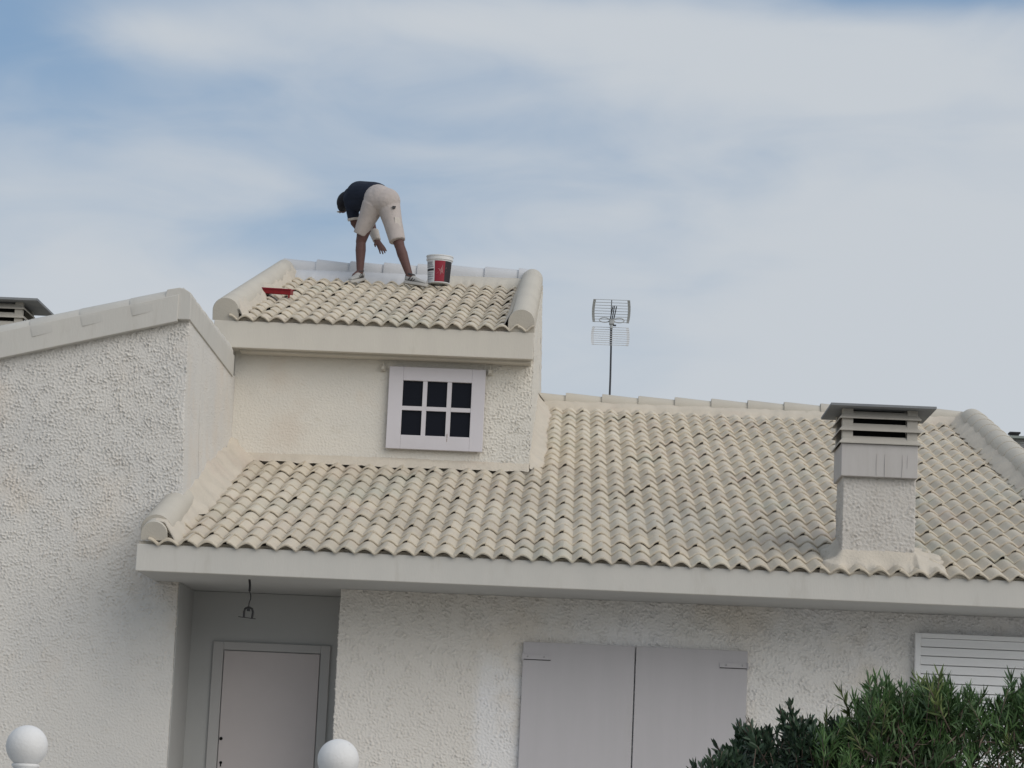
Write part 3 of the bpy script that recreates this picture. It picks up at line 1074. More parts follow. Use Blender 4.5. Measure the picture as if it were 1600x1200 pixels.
def wing(z0, z1, dy, bulge, nrod, mt):
    """one reflector wing: two curved side bands and thin rods"""
    xa, xb = 0.068, 0.478
    pts = []
    for t in np.linspace(0, 1, 9):
        pts.append((t, z0 + (z1 - z0) * t, AY - 0.04 - dy * t ** 1.3, bulge * 4 * t * (1 - t)))
    w = obj('reflector', MB().tube([((xa + xb) / 2, p[2] + 0.006, p[1]) for p in pts], 0.005, 6), m_mast, ant)
    for side in (-1, 1):
        mb = MB()
        v, f = [], []
        for t, z, y, b in pts:
            xo = (xa - b) if side < 0 else (xb + b)
            wd = 0.030
            for q in (0, 1):
                for yy in (0, 0.006):
                    v.append((xo + (-side) * wd * q, y + yy, z))
        for i in range(len(pts) - 1):
            a = i * 4
            f += [(a, a + 2, a + 6, a + 4), (a + 1, a + 5, a + 7, a + 3), (a, a + 4, a + 5, a + 1), (a + 2, a + 3, a + 7, a + 6)]
        mb.add(v, f)
        obj('side_band', mb, mt, w)
    for k in range(nrod):
        t = (k + 0.1) / (nrod - 0.8)
        z = z0 + (z1 - z0) * t
        y = AY - 0.04 - dy * t ** 1.3
        b = bulge * 4 * t * (1 - t)
        obj('rod', MB().tube([(xa - b, y, z + .001), (xb + b, y, z + 0.003)], 0.0034, 6), mt, w)


wing(3.505, 3.735, 0.16, 0.012, 9, m_alu)
wing(3.45, 3.215, 0.16, 0.012, 9, m_alu_dull)
for s_ in (-1, 1):
    pts = []
    for k in range(17):
        t = 2 * math.pi * k / 16
        pts.append((0.283 + s_ * (0.082 + 0.058 * math.cos(t)), AY - 0.09, 3.522 + 0.026 * math.sin(t)))
    obj('dipole', MB().tube(pts, 0.0062, 6, caps=False), m_alu, ant)
mb = MB().box(0.255, 0.312, AY - 0.115, AY - 0.02, 3.475, 3.54)
mb.box(0.265, 0.298, AY - 0.10, AY - 0.03, 3.43, 3.476)
bev(obj('junction_box', mb, m_alu, ant), 0.008)
for a, b, ztop in ((-0.018, 0.005, 3.64), (0.004, 0.022, 3.645), (0.022, 0.045, 3.64)):
    obj('director', MB().tube([(0.283 + a, AY - 0.10, 3.53), (0.283 + b, AY - 0.30, ztop)], 0.006, 6), m_mast, ant)
obj('clamp', MB().box(0.30, 0.335, AY - 0.07, AY - 0.05, 3.462, 3.478), m_mast, ant)

# ------------------------------------------------------------------ hanging wire hook in the porch
hk = thing('lamp_wire', 'dark bent wire and hook hanging from the porch ceiling', 'wire', (-2.56, 0.45, -0.56))
mb = MB().tube([(-2.566, 0.45, -0.248), (-2.560, 0.45, -0.29), (-2.560, 0.452, -0.34)], 0.009, 8)
obj('sleeve', mb, m_iron, hk)
mb = MB().tube([(-2.560, 0.452, -0.34), (-2.549, 0.45, -0.37), (-2.548, 0.45, -0.40), (-2.558, 0.45, -0.43), (-2.560, 0.45, -0.462)], 0.0045, 6)
obj('cable', mb, m_iron, hk)
pts = [(-2.592, 0.45, -0.545), (-2.592, 0.45, -0.50), (-2.585, 0.45, -0.475), (-2.56, 0.45, -0.462), (-2.532, 0.45, -0.475), (-2.524, 0.45, -0.50), (-2.528, 0.45, -0.548)]
obj('hook', MB().tube(pts, 0.0085, 8), m_iron, hk)
obj('crossbar', MB().tube([(-2.635, 0.45, -0.540), (-2.50, 0.45, -0.552)], 0.0035, 6).box(-2.572, -2.548, 0.44, 0.46, -0.495, -0.47), m_iron, hk)

# ------------------------------------------------------------------ gate posts with balls
post = thing('gate_post', 'white gate post with ball top, left one of the two, before the blind wall', 'post', (-2.645, -7.0, GROUND), 'white ball-topped posts')
obj('ball', MB().sphere((0, 0, 1.748), 0.0985, 40, 24), m_post, post, smooth=True, local=True)
obj('neck', MB().lathe([(0.0, 1.668), (0.052, 1.668), (0.062, 1.664), (0.066, 1.657), (0.062, 1.650), (0.055, 1.645), (0.075, 1.62), (0.10, 1.61), (0.10, 1.58)], n=32), m_post, post, smooth=True, local=True)
bev(obj('shaft', MB().box(-0.15, 0.15, -0.15, 0.15, 1.52, 1.58).box(-0.12, 0.12, -0.12, 0.12, 0.0, 1.52), m_post, post, local=True), 0.008)
p2 = copy_tree(post)
p2.location.x = -1.160
p2['label'] = 'white gate post with ball top, right one of the two, below the porch corner'

# ------------------------------------------------------------------ distant building at the right
fb = thing('distant_building', 'small pale far building with grey green roof beyond the right verge', 'building', (11.5, 36, GROUND))
m_far = mat('far_wall', (0.42, 0.42, 0.42), 0.9)
m_far_roof = mat('far_roof', (0.26, 0.29, 0.27), 0.9)
obj('wall', MB().box(8.7, 16, 35, 42, GROUND, 6.28), m_far, fb)
obj('roof', MB().box(8.5, 16.3, 34.8, 42.2, 6.28, 6.33), m_far_roof, fb)
obj('chimney', MB().box(9.36, 9.53, 35.1, 35.30, 6.33, 6.42).box(9.33, 9.56, 35.07, 35.33, 6.42, 6.455), m_iron, fb)
obj('awning', MB().prism([(9.30, 34.7, 6.155), (10.4, 34.7, 6.24), (10.4, 34.7, 6.10), (9.62, 34.7, 6.17)], (0, 0, 0), (0, 0.08, 0)), m_far_roof, fb)
for k in range(3):
    obj('window', MB().box(9.45 + 1.1 * k, 10.0 + 1.1 * k, 34.97, 35.0, 5.45, 6.0), m_glass, fb)

# ------------------------------------------------------------------ shrubs
m_leaf_dark = mat('dark_leaf', (0.030, 0.060, 0.032), 0.5, (0.020, 0.040, 0.024), 9, 0.7, spec=0.4, rand=0.3)
m_leaf = mat('green_leaf', (0.075, 0.145, 0.045), 0.5, (0.028, 0.062, 0.024), 7, 0.7, spec=0.4, rand=0.35)
m_leaf_pale = mat('pale_leaf', (0.13, 0.17, 0.06), 0.6, (0.08, 0.12, 0.05), 7, 0.7, rand=0.3)
m_twig = mat('brown_twig', (0.13, 0.10, 0.08), 0.9, (0.08, 0.06, 0.05), 9, 0.6)
for m_ in (m_leaf, m_leaf_dark, m_leaf_pale):
    m_.node_tree.nodes['Principled BSDF'].inputs['Subsurface Weight'].default_value = 0.0


def leaf(mb, p, d, L, w, g, curl=0.25, mi=0, blunt=False):
    d = d.normalized()
    s = d.cross(Vector((g.uniform(-1, 1), g.uniform(-1, 1), g.uniform(-1, 1)))).normalized()
    nrm = s.cross(d)
    c = nrm * (curl * L) * g.choice((-1, 1))
    fw = (0.25, 1.0, 0.85 if blunt else 0.62, 0.10)
    fl = (0.0, 0.42, 0.74, 1.0)
    v = []
    for a, b in zip(fw, fl):
        q = p + d * L * b + c * b * b
        v += [q - s * w * a * 0.5, q + nrm * w * 0.10 * a, q + s * w * a * 0.5]
    f = []
    for k in range(3):
        o = k * 3
        f += [(o, o + 1, o + 4, o + 3), (o + 1, o + 2, o + 5, o + 4)]
    mb.add(v, f, mi)


def rand_dir(g, spread, base=Vector((0, 0, 1))):
    t = g.uniform(0, 2 * math.pi)
    a = g.uniform(0.2, 1) * spread
    v = Vector((math.sin(a) * math.cos(t), math.sin(a) * math.sin(t), math.cos(a)))
    return (base.to_track_quat('Z', 'Y') @ v).normalized()


def shoot_mesh(seed, kind):
    g = random.Random(seed)
    mb = MB()
    H = g.uniform(0.13, 0.2)
    lean = Vector((g.uniform(-.3, .3), g.uniform(-.3, .3), 1)).normalized()
    mb.tube([Vector((0, 0, -0.05)), lean * H * 0.5, lean * H], [0.0035, 0.003, 0.002], 5, 1)
    if kind == 'long':
        n = g.randint(20, 28)
        for k in range(n):
            t = k / (n - 1)
            p = lean * H * (0.1 + 0.9 * t)
            d = rand_dir(g, R(78 - 48 * t), lean)
            leaf(mb, p, d, g.uniform(0.06, 0.098) * (1.05 - 0.25 * t), g.uniform(0.008, 0.013), g, g.uniform(0.05, 0.3))
    else:
        n = g.randint(20, 26)
        for k in range(n):
            t = k / (n - 1)
            p = lean * H * 0.8 * (0.05 + 0.95 * t)
            d = rand_dir(g, R(80 - 42 * t), lean)
            leaf(mb, p, d, g.uniform(0.045, 0.068), g.uniform(0.013, 0.019), g, g.uniform(0.0, 0.2), blunt=True)
    return mb


long_meshes = [shoot_mesh(300 + k, 'long').mesh('leafy_shoot', [m_leaf, m_twig], smooth=True) for k in range(8)]
long_pale = []
for me in long_meshes[:3]:
    c = me.copy()
    c.materials[0] = m_leaf_pale
    long_pale.append(c)
short_meshes = [shoot_mesh(400 + k, 'short').mesh('leafy_shoot', [m_leaf_dark, m_twig], smooth=True) for k in range(6)]


def interp(tab, x):
    for (a, b), (c, d) in zip(tab[:-1], tab[1:]):
        if a <= x <= c:
            return b + (d - b) * (x - a) / (c - a)
    return tab[0][1] if x < tab[0][0] else tab[-1][1]


def shrub(label, x0, x1, yc, depth, top, meshes, extra, nshoot, nleaf, seed, kind, bare=0.0):
    g = random.Random(seed)
    root = thing('shrub', label, 'shrub', ((x0 + x1) / 2, yc, GROUND), 'shrubs along the front of the house')
    lm = m_leaf if kind == 'long' else m_leaf_dark
    # stems
    for k in range(int((x1 - x0) * 34)):
        xb = g.uniform(x0, x1)
        yb_ = yc + g.uniform(-depth, depth) * 0.5
        xt = xb + g.uniform(-.15, .15)
        zt_ = interp(top, xt) - g.uniform(0.08, 0.32)
        pts = [(xb, yb_, GROUND)] + [(xb + (xt - xb) * t + g.uniform(-.02, .02), yb_ + g.uniform(-.02, .02), GROUND + (zt_ - GROUND) * t) for t in (0.5, 0.7, 0.82, 0.92, 1.0)]
        obj('stem', MB().tube(pts, [0.011, 0.009, 0.007, 0.006, 0.005, 0.003], 5), m_twig, root)
    # outer shoots, each a part
    for k in range(nshoot):
        x = g.uniform(x0 - 0.03, x1 + 0.03)
        ztop = interp(top, x)
        r = g.random()
        if r < 0.5:
            z = ztop - g.uniform(0.10, 0.20)
            y = yc + g.uniform(-0.5, 0.45) * depth
        else:
            z = ztop - g.uniform(0.12, 0.75)
            y = yc - depth * (0.5 + 0.12 * g.uniform(-1, 1)) * min(1, 0.55 + (ztop - z))
        pale = extra and g.random() < 0.10
        if bare and z < ztop - 0.32 and x > bare and g.random() < 0.65:
            continue
        o = link('leafy_shoot', g.choice(long_pale if pale else meshes), root)
        o.location = (x, y, z)
        o.rotation_euler = (g.uniform(-.1, .65), g.uniform(-.4, .4), g.uniform(0, 6.28))
        s_ = g.uniform(0.8, 1.25)
        o.scale = (s_, s_, s_)
    # inner mass of leaves, nobody could count them
    mb = MB()
    for k in range(nleaf):
        x = g.uniform(x0, x1)
        ztop = interp(top, x)
        z = ztop - 0.12 - abs(g.gauss(0, 0.42))
        if z < GROUND + .2:
            continue
        if bare and x > bare and z < ztop - 0.36 and g.random() < 0.55:
            continue
        y = yc + g.uniform(-0.48, 0.48) * depth
        if kind == 'long':
            leaf(mb, Vector((x, y, z)), rand_dir(g, R(70)), g.uniform(0.06, 0.11), g.uniform(0.009, 0.015), g)
        else:
            leaf(mb, Vector((x, y, z)), rand_dir(g, R(90)), g.uniform(0.035, 0.055), g.uniform(0.012, 0.018), g, blunt=True)
    if kind == 'long':      # dead brown leaves hanging among the stems
        for k in range(int(nleaf * 0.05)):
            x = g.uniform(x0, x1)
            z = interp(top, x) - g.uniform(0.25, 0.7)
            leaf(mb, Vector((x, yc - depth * g.uniform(.3, .55), z)), rand_dir(g, R(160)), g.uniform(0.06, 0.11), g.uniform(0.008, 0.013), g, mi=1)
    obj('foliage', mb, [lm, m_twig], root, smooth=True, kind='stuff')
    return root


topA = [(0.60, -1.72), (0.78, -1.58), (0.92, -1.46), (1.02, -1.36), (1.12, -1.40), (1.20, -1.34), (1.26, -1.26), (1.33, -1.37), (1.45, -1.33), (1.6, -1.32)]
topB = [(1.30, -1.52), (1.42, -1.35), (1.52, -1.33), (1.62, -1.22), (1.74, -1.14), (1.90, -1.12), (2.05, -1.12), (2.2, -1.15)]
topC = [(2.02, -1.14), (2.15, -1.12), (2.3, -1.13), (2.42, -1.15), (2.52, -1.12), (2.62, -1.07), (2.8, -1.07), (3.2, -1.1), (3.5, -1.2)]
shrub('dark low shrub with small blunt leaves in front of the closed shutters', 0.71, 1.5, -4.0, 0.7, topA, short_meshes, False, 170, 6500, 51, 'short')
shrub('bright green shrub with long narrow leaves between dark shrub and louvred shutter', 1.36, 2.15, -4.05, 0.8, topB, long_meshes, True, 170, 7000, 52, 'long')
shrub('long leaved shrub with bare brown stems under the louvred shutter', 2.05, 3.4, -4.1, 0.8, topC, long_meshes, True, 230, 8000, 53, 'long', bare=2.1)

# ------------------------------------------------------------------ paint bucket
BX, BY = -1.600, 7.36
BZ = plane2(BY) + 0.012
bk = thing('paint_bucket', 'white plastic paint bucket with red and black label standing near the ridge', 'bucket', (BX, BY, BZ))
m_pl = mat('white_plastic', (0.62, 0.63, 0.64), 0.4)
m_red = mat('label_red', (0.24, 0.022, 0.038), 0.5)
m_pink = mat('label_pink', (0.58, 0.26, 0.28), 0.5)
m_lblk = mat('label_black', (0.028, 0.024, 0.028), 0.5)
m_lgrey = mat('label_grey', (0.30, 0.31, 0.33), 0.5)
HB, RB, RT = 0.300, 0.118, 0.137
prof = [(0, 0), (RB - .004, 0), (RB, 0.004), (RT - .003, HB - 0.05), (RT + .006, HB - 0.048), (RT + .007, HB - 0.03), (RT + .003, HB - .028), (RT + .004, HB - 0.012), (RT + .009, HB - .01), (RT + .009, HB), (RT - .002, HB), (RT - .004, HB - 0.02), (RB - .004, 0.01), (0, 0.008)]
obj('bucket_body', MB().lathe(prof, n=48), m_pl, bk, angle=R(30), local=True)
obj('paint', MB().lathe([(0, 0.20), (0.130, 0.20)], n=32), m_post, bk, local=True)


def band(mb, a0, a1, z0, z1, off=0.0012, mi=0, n=10):
    v, f = [], []
    for k in range(n + 1):
        t = R(-90 + a0 + (a1 - a0) * k / n)
        for z in (z0, z1):
            r = RB + (RT - .003 - RB) * z / (HB - .05) + off
            v.append((r * math.cos(t), r * math.sin(t), z))
    f = [(2 * k, 2 * k + 2, 2 * k + 3, 2 * k + 1) for k in range(n)]
    return mb.add(v, f, mi)


obj('label_panel', band(MB(), -20, 30, 0.012, 0.235), m_red, bk, smooth=True, local=True, label='red label panel')
obj('label_panel', band(MB(), 30, 76, 0.012, 0.235), m_lblk, bk, smooth=True, local=True, label='black label panel')
lb = MB()
for z0, z1, a0, a1 in ((0.20, 0.225, -70, -32), (0.185, 0.195, -66, -30), (0.165, 0.178, -76, -26), (0.128, 0.150, -76, -24), (0.105, 0.112, -72, -26), (0.086, 0.094, -72, -28), (0.062, 0.072, -74, -26), (0.036, 0.044, -70, -30)):
    band(lb, a0, a1, z0, z1, 0.002)
obj('label_print', lb, m_lgrey, bk, smooth=True, local=True)
lb = MB()
band(lb, -76, -24, 0.128, 0.150, 0.0026)
obj('label_print', lb, m_lblk, bk, smooth=True, local=True)
st = MB()


def onb(a, z, off=0.0032):
    t = R(-90 + a)
    r = RB + (RT - .003 - RB) * z / (HB - .05) + off
    return (r * math.cos(t), r * math.sin(t), z)


cA, cZ = 14, 0.135
for k, (da, dz, w) in enumerate(((-24, -0.045, 6), (-20, 0.016, 6), (5, 0.060, 6), (26, 0.030, 7), (30, -0.016, 6), (10, -0.042, 6), (-6, -0.060, 5))):
    n_ = math.hypot(da, dz * 500)
    px_, pz_ = -dz * 500 / n_ * w, da / n_ * w / 500
    st.add([onb(cA - px_, cZ - pz_), onb(cA + px_, cZ + pz_), onb(cA + da, cZ + dz)], [(0, 1, 2), (2, 1, 0)])
obj('label_print', st, m_pink, bk, local=True)
hd = [(RT * math.cos(t) * 1.07, -0.03 - 0.135 * math.sin(t) * 0.35, 0.27 - 0.02 * math.sin(t)) for t in np.linspace(0, math.pi, 15)]
hd = [(x, -abs(y) if i not in (0, 14) else 0, z) for i, (x, y, z) in enumerate(hd)]
bk.rotation_euler = (R(1.5), 0, 0)

# ------------------------------------------------------------------ red tray on the tiles
TX, TY = -3.095, 5.45
tr = thing('paint_tray', 'small red plastic tray lying on the upper tiles beside the left verge', 'tray', (TX, TY, plane2(TY) + 0.01))
m_tray = mat('red_plastic', (0.22, 0.012, 0.018), 0.45, (0.15, 0.01, 0.012), 20, 0.6)
tb = MB()
tb.box(-0.150, 0.150, -0.09, -0.082, 0.012, 0.066).box(-0.150, 0.150, 0.09, 0.098, 0.012, 0.066)
tb.box(-0.150, -0.142, -0.082, 0.09, 0.012, 0.066).box(0.142, 0.150, -0.082, 0.09, 0.012, 0.066)
tb.box(-0.142, 0.142, -0.082, 0.09, 0.012, 0.020)
bev(obj('tray_body', tb, m_tray, tr, local=True), 0.003)
tb = MB().box(-0.158, 0.158, -0.100, -0.091, 0.060, 0.070).box(-0.158, 0.158, 0.099, 0.108, 0.060, 0.070)
obj('rim', tb, m_red, tr, local=True)
for xx in (-0.145, 0.128):
    obj('foot', MB().box(xx, xx + 0.016, -0.088, -0.07, -0.02, 0.0115), m_tray, tr, local=True)
tr.rotation_euler = (TH * 0.6, R(1.5), R(-2))

# ------------------------------------------------------------------ the painter
m_skin = mat('tanned_skin', (0.115, 0.062, 0.056), 0.6, (0.09, 0.05, 0.045), 12, 0.5)
m_shirt = mat('navy_shirt', (0.012, 0.017, 0.032), 0.85, (0.018, 0.024, 0.04), 10, 0.5, 0.3, 40,
              [(55, (0.22, 0.26, 0.28), 0.73, 0.76, 0.8)])
m_shorts = mat('pale_work_shorts', (0.44, 0.395, 0.375), 0.85, (0.37, 0.335, 0.315), 7, 0.6, 1.0, 13,
               [(26, (0.62, 0.60, 0.58), 0.68, 0.73, 0.8)])
m_hair = mat('dark_hair', (0.010, 0.010, 0.014), 0.7, bump=0.5, bscale=120)
m_cloth = mat('pale_wrist_cloth', (0.52, 0.48, 0.44), 0.85, bump=0.3, bscale=60)
m_shoe = mat('grey_white_trainer', (0.36, 0.36, 0.35), 0.7, (0.26, 0.26, 0.26), 25, 0.7)
m_shoe_dk = mat('dark_shoe_panel', (0.045, 0.045, 0.05), 0.7)
m_sole = mat('pale_sole', (0.42, 0.41, 0.39), 0.7)


def at(px_, py_, Y):
    """point of the place that lies at depth Y on the sight line through a spot of the photograph"""
    d = right * ((px_ - 800) / 3951.2) + fwd + up * (-(py_ - 600) / 3951.2)
    return CAMP + d * ((Y - CAMP.y) / d.y)


def capsule(mb, a, b, ra, rb, flat=(1, 1), ax=None, n=20, ends=(True, True)):
    """tapered limb piece; flat scales the two cross axes (ax = first cross axis)"""
    a, b = Vector(a), Vector(b)
    d = (b - a).normalized()
    s = Vector(ax) if ax is not None else d.cross(Vector((0.3, 1, 0.2)))
    s = (s - d * s.dot(d)).normalized()
    t_ = d.cross(s)
    rings = []
    L = (b - a).length
    if ends[0]:
        for k in range(1, 6):
            q = k / 6 * math.pi / 2
            rings.append((-ra * math.cos(q), ra * math.sin(q)))
    for k in range(7):
        rings.append((L * k / 6, ra + (rb - ra) * k / 6))
    if ends[1]:
        for k in range(5, 0, -1):
            q = k / 6 * math.pi / 2
            rings.append((L + rb * math.cos(q), rb * math.sin(q)))
    v, f = [], []
    for h, r in rings:
        for k in range(n):
            w = 2 * math.pi * k / n
            v.append(a + d * h + s * (math.cos(w) * r * flat[0]) + t_ * (math.sin(w) * r * flat[1]))
    for i in range(len(rings) - 1):
        for k in range(n):
            f.append((i * n + k, i * n + (k + 1) % n, (i + 1) * n + (k + 1) % n, (i + 1) * n + k))
    f.append(tuple(reversed(range(n))))
    f.append(tuple(range(len(v) - n, len(v))))
    mb.add(v, f)


def fused(name, mb, m, parent, voxel, smooth_it=4, fac=0.5, **props):
    """all the overlapping pieces of mb fused into one continuous skin"""
    tmp = bpy.data.objects.new('tmp', mb.mesh('tmp', m))
    C.objects.link(tmp)
    r = tmp.modifiers.new('r', 'REMESH')
    r.mode = 'VOXEL'
    r.voxel_size = voxel
    s = tmp.modifiers.new('s', 'SMOOTH')
    s.factor = fac
    s.iterations = smooth_it
    dg = bpy.context.evaluated_depsgraph_get()
    me = bpy.data.meshes.new_from_object(tmp.evaluated_get(dg))
    me.name = name
    me.materials.clear()
    me.materials.append(m)
    me.polygons.foreach_set('use_smooth', [True] * len(me.polygons))
    bpy.data.objects.remove(tmp)
    return link(name, me, parent, **props)


FLY, FRY = 7.50, 7.30                       # depth of the left and right foot
pr_loc = Vector((-2.19, 7.42, plane2(7.42)))
man = thing('person', 'person bending far over on the top roof in navy shirt and pale shorts', 'person', pr_loc)
ankL, ankR = at(562.5, 425, FLY), at(640, 431, FRY)
kneL, kneR = at(564, 377, FLY + 0.02), at(624, 383, FRY + 0.02)
hipL, hipR = at(583, 322, 7.44), at(607, 321, 7.40)
pel = at(596, 312, 7.42)
wst = at(581, 304, 7.60)
chs = at(562, 304, 7.78)
shL, shR = at(548, 311, 7.80), at(566, 309, 8.02)
nck = at(545, 306, 7.93)
hd_c = at(538.5, 314.5, 7.97)
elL, wrL = at(553.5, 348, 7.84), at(562, 361, 7.95)
elR, wrR = at(580, 346, 7.90), at(587, 373, 7.74)
haR = at(593.5, 383, 7.71)

body = MB()
capsule(body, ankL, kneL + (ankL - kneL) * 0.30, 0.036, 0.056)
capsule(body, kneL + (ankL - kneL) * 0.30, kneL, 0.057, 0.052)
capsule(body, kneL, hipL, 0.056, 0.088)
capsule(body, ankR, kneR + (ankR - kneR) * 0.30, 0.036, 0.056)
capsule(body, kneR + (ankR - kneR) * 0.30, kneR, 0.057, 0.052)
capsule(body, kneR, hipR, 0.056, 0.088)
capsule(body, hipL, hipR, 0.09, 0.09)
capsule(body, pel, wst, 0.13, 0.12)
capsule(body, wst, chs, 0.12, 0.13)
capsule(body, chs, nck, 0.10, 0.055)
capsule(body, nck, hd_c, 0.052, 0.06)
# head hanging down, face away
hm = Euler((R(-125), R(20), R(25))).to_matrix()
body.sphere(hd_c, (0.073, 0.095, 0.105), 24, 16, rotm=hm)
face = hd_c + Vector((-0.02, 0.05, -0.062))
body.sphere(face, (0.05, 0.05, 0.06), 16, 12)
capsule(body, face + Vector((-0.02, 0.035, -0.02)), face + Vector((-0.035, 0.05, -0.042)), 0.014, 0.012)    # nose
body.sphere(hd_c + Vector((0.045, -0.055, -0.02)), (0.014, 0.012, 0.026), 10, 8)                        # ear
capsule(body, shL, elL, 0.052, 0.042)
capsule(body, elL, wrL, 0.042, 0.028)
capsule(body, shR, elR, 0.052, 0.042)
capsule(body, elR, wrR, 0.042, 0.030)
# feet inside the shoes
capsule(body, ankL, ankL + Vector((-0.05, -0.02, -0.05)), 0.036, 0.034)
capsule(body, ankR, ankR + Vector((0.05, -0.02, -0.05)), 0.036, 0.034)


def hand(mb, w, palm_end, side, curl, sc_=1.0):
    """palm, four unequal bent fingers and a thumb; side = direction towards the thumb"""
    d = (palm_end - w).normalized()
    s = (side - d * side.dot(d)).normalized()
    nrm = d.cross(s)
    pe = w + d * 0.088 * sc_
    capsule(mb, w, pe, 0.031 * sc_, 0.037 * sc_, flat=(1.05, 0.42), ax=s)
    for k, (off, L) in enumerate(((0.030, 0.072), (0.010, 0.080), (-0.010, 0.074), (-0.029, 0.058))):
        b = pe + s * off * sc_ - d * 0.008
        dirn = (d + s * off * 4.5 + nrm * curl * 0.3).normalized()
        m1 = b + dirn * L * 0.55 * sc_
        m2 = m1 + (dirn + nrm * curl).normalized() * L * 0.5 * sc_
        capsule(mb, b, m1, 0.0095 * sc_, 0.0088 * sc_, n=10)
        capsule(mb, m1, m2, 0.0088 * sc_, 0.0075 * sc_, n=10)
    tb_ = w + d * 0.022 + s * 0.026
    t1 = tb_ + (d * 0.75 + s * 0.75).normalized() * 0.038
    capsule(mb, tb_, t1, 0.0125, 0.011, n=10)
    capsule(mb, t1, t1 + (d * 0.95 + s * 0.3).normalized() * 0.032, 0.0108, 0.009, n=10)


hand(body, wrR + (haR - wrR) * 0.25, haR, Vector((-1, -0.2, 0.3)), 0.25, 1.12)
hand(body, wrL, wrL + Vector((0.0, 0.03, -0.09)), Vector((1, 0.1, 0.3)), 0.5, 0.95)
fused('body', body, m_skin, man, 0.0055, 3, 0.5)

shirt = MB()
capsule(shirt, at(588, 306, 7.56), wst, 0.145, 0.142, flat=(1.0, 1.0))
capsule(shirt, wst, chs, 0.140, 0.150, flat=(1.0, 1.0))
capsule(shirt, chs, at(550, 306, 7.88), 0.140, 0.098)
capsule(shirt, shL, shR, 0.085, 0.085)
capsule(shirt, at(550, 306, 7.88), nck, 0.095, 0.070, ends=(True, False))
capsule(shirt, at(572, 312, 7.68), at(551, 318, 7.82), 0.12, 0.095)
capsule(shirt, shL, shL + (elL - shL) * 0.86, 0.078, 0.064, ends=(True, False))
capsule(shirt, shR, shR + (elR - shR) * 0.86, 0.078, 0.064, ends=(True, False))
fused('shirt', shirt, m_shirt, man, 0.008, 4, 0.5)
c0 = shL + (elL - shL) * 0.80
c1 = shL + (elL - shL) * 0.90
cuff = MB()
capsule(cuff, c0, c1, 0.069, 0.066, ends=(False, False))
obj('sleeve_cuff', cuff, m_cloth, man, smooth=True)

shorts = MB()
capsule(shorts, at(590, 314, 7.44), at(604, 315, 7.40), 0.150, 0.150, flat=(1.0, 1.0))
capsule(shorts, pel, at(588, 308, 7.56), 0.150, 0.148, ends=(True, False))
hemL, hemR = at(563, 367, FLY + 0.01), at(621, 377, FRY + 0.01)
capsule(shorts, hipL, hemL + (hipL - hemL) * 0.5, 0.125, 0.098)
capsule(shorts, hemL + (hipL - hemL) * 0.5, hemL, 0.098, 0.080, ends=(True, False))
capsule(shorts, hipR, hemR + (hipR - hemR) * 0.5, 0.128, 0.102)
capsule(shorts, hemR + (hipR - hemR) * 0.5, hemR, 0.102, 0.088, ends=(True, False))
fused('shorts', shorts, m_shorts, man, 0.008, 3, 0.5)
pk = MB()
pc = at(620, 349, 7.33)
dd = (hemR - hipR).normalized()
sx_ = Vector((0.8, -0.6, 0)).normalized()
pk.prism([pc + Vector((-0.022, -0.076, 0.055)), pc + Vector((0.035, -0.055, 0.05)), pc + Vector((0.052, -0.052, -0.075)), pc + Vector((-0.004, -0.078, -0.085))], (0, 0.012, 0), (0, -0.003, 0))
bev(obj('cargo_pocket', pk, m_cloth, man), 0.004)
obj('back_pocket', MB().prism([at(613, 321.5, 7.245), at(618.5, 322, 7.255), at(617, 325.5, 7.255), at(613.5, 324.5, 7.245)], (0, 0.03, 0), (0, 0, 0)), m_shoe_dk, man)
obj('belt_loop', MB().prism([at(612.5, 306, 7.27), at(614.5, 307.5, 7.28), at(614.5, 311, 7.28), at(612.5, 309, 7.27)], (0, 0.05, 0), (0, 0, 0)), m_shoe_dk, man)

hair = MB()
hair.sphere(hd_c + Vector((0.004, -0.016, 0.004)), (0.084, 0.108, 0.112), 24, 16, rotm=hm)
hair.sphere(face + Vector((-0.006, -0.035, 0.015)), (0.056, 0.05, 0.066), 16, 12)
fused('hair', hair, m_hair, man, 0.007, 2)
obj('dust_mask', MB().sphere(face + Vector((-0.045, 0.01, -0.045)), (0.022, 0.02, 0.009), 10, 8), m_cloth, man, smooth=True)
wr = MB()
capsule(wr, elR + (wrR - elR) * 0.60, wrR + (haR - wrR) * 0.30, 0.056, 0.044, ends=(False, False))
fused('wrist_cloth', wr, m_cloth, man, 0.006, 2)


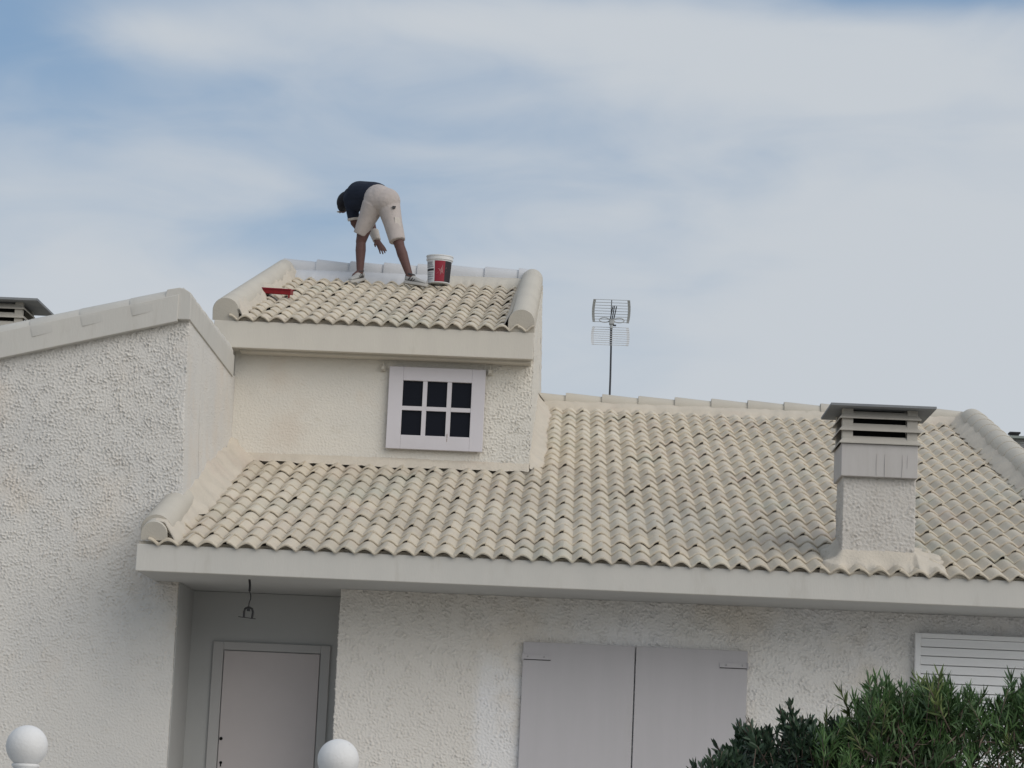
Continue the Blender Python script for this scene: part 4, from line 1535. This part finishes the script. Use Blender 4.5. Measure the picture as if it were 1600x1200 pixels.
def shoe(ank, d, seed):
    """trainer: sole, upper, dark side panel, laces; d = toe direction"""
    d = Vector(d).normalized()
    s = Vector((0, 0, 1)).cross(d).normalized()
    u = d.cross(s)
    base = ank - Vector((0, 0, 0.085)) - d * 0.055
    v, f = [], []
    L = 0.27
    n = 14
    up_ = MB()
    rings = [(0.0, 0.028, 0.075), (0.03, 0.036, 0.088), (0.09, 0.038, 0.082), (0.14, 0.042, 0.060), (0.19, 0.046, 0.046), (0.235, 0.042, 0.036), (0.262, 0.026, 0.026)]
    for h, w, t in rings:
        for k in range(n):
            a = 2 * math.pi * k / n
            zz = math.sin(a)
            v.append(base + d * h + s * (math.cos(a) * w * (1.0 if zz < 0.2 else 0.82)) + u * (t * 0.5 + zz * t * 0.5 + 0.018))
    for i in range(len(rings) - 1):
        for k in range(n):
            f.append((i * n + k, i * n + (k + 1) % n, (i + 1) * n + (k + 1) % n, (i + 1) * n + k))
    f += [tuple(reversed(range(n))), tuple(range(len(v) - n, len(v)))]
    up_.add(v, f)
    sh_ = fused('shoe', up_, m_shoe, man, 0.006, 2)
    so = MB()
    pts = []
    for h, w in ((-0.006, 0.022), (0.02, 0.038), (0.09, 0.039), (0.15, 0.045), (0.20, 0.050), (0.245, 0.040), (0.272, 0.018)):
        pts.append((h, w))
    poly = [base + d * h + s * w for h, w in pts] + [base + d * h - s * w for h, w in reversed(pts)]
    so.prism(poly, -u * 0.006, u * 0.024)
    bev(obj('sole', so, m_sole, sh_, angle=R(40)), 0.004)
    for q in (-1, 1):
        for h in (0.055, 0.085, 0.115):
            a = base + d * h + s * q * 0.041 + u * 0.03
            b = base + d * (h + 0.02) + s * q * 0.034 + u * (0.075 - (h - .055) * 0.3)
            obj('side_stripe', MB().tube([a, b], 0.006, 6), m_shoe_dk, sh_)
    obj('heel_tab', MB().tube([base - d * .001 + u * 0.035, base - d * .003 + u * 0.085], 0.010, 6), m_shoe_dk, sh_)
    co = MB()
    ct = base + d * 0.052 + u * 0.098
    co.tube([ct + s * 0.034 * math.cos(t) + d * 0.040 * math.sin(t) for t in np.linspace(0, 2 * math.pi, 13)], 0.011, 6, caps=False)
    obj('collar', co, m_shoe_dk, sh_, smooth=True)


ankL = Vector(ankL)
shoe(ankL + Vector((0.01, 0.03, 0)), (-0.45, -0.85, -0.30), 1)
shoe(ankR, (0.80, -0.36, -0.17), 2)
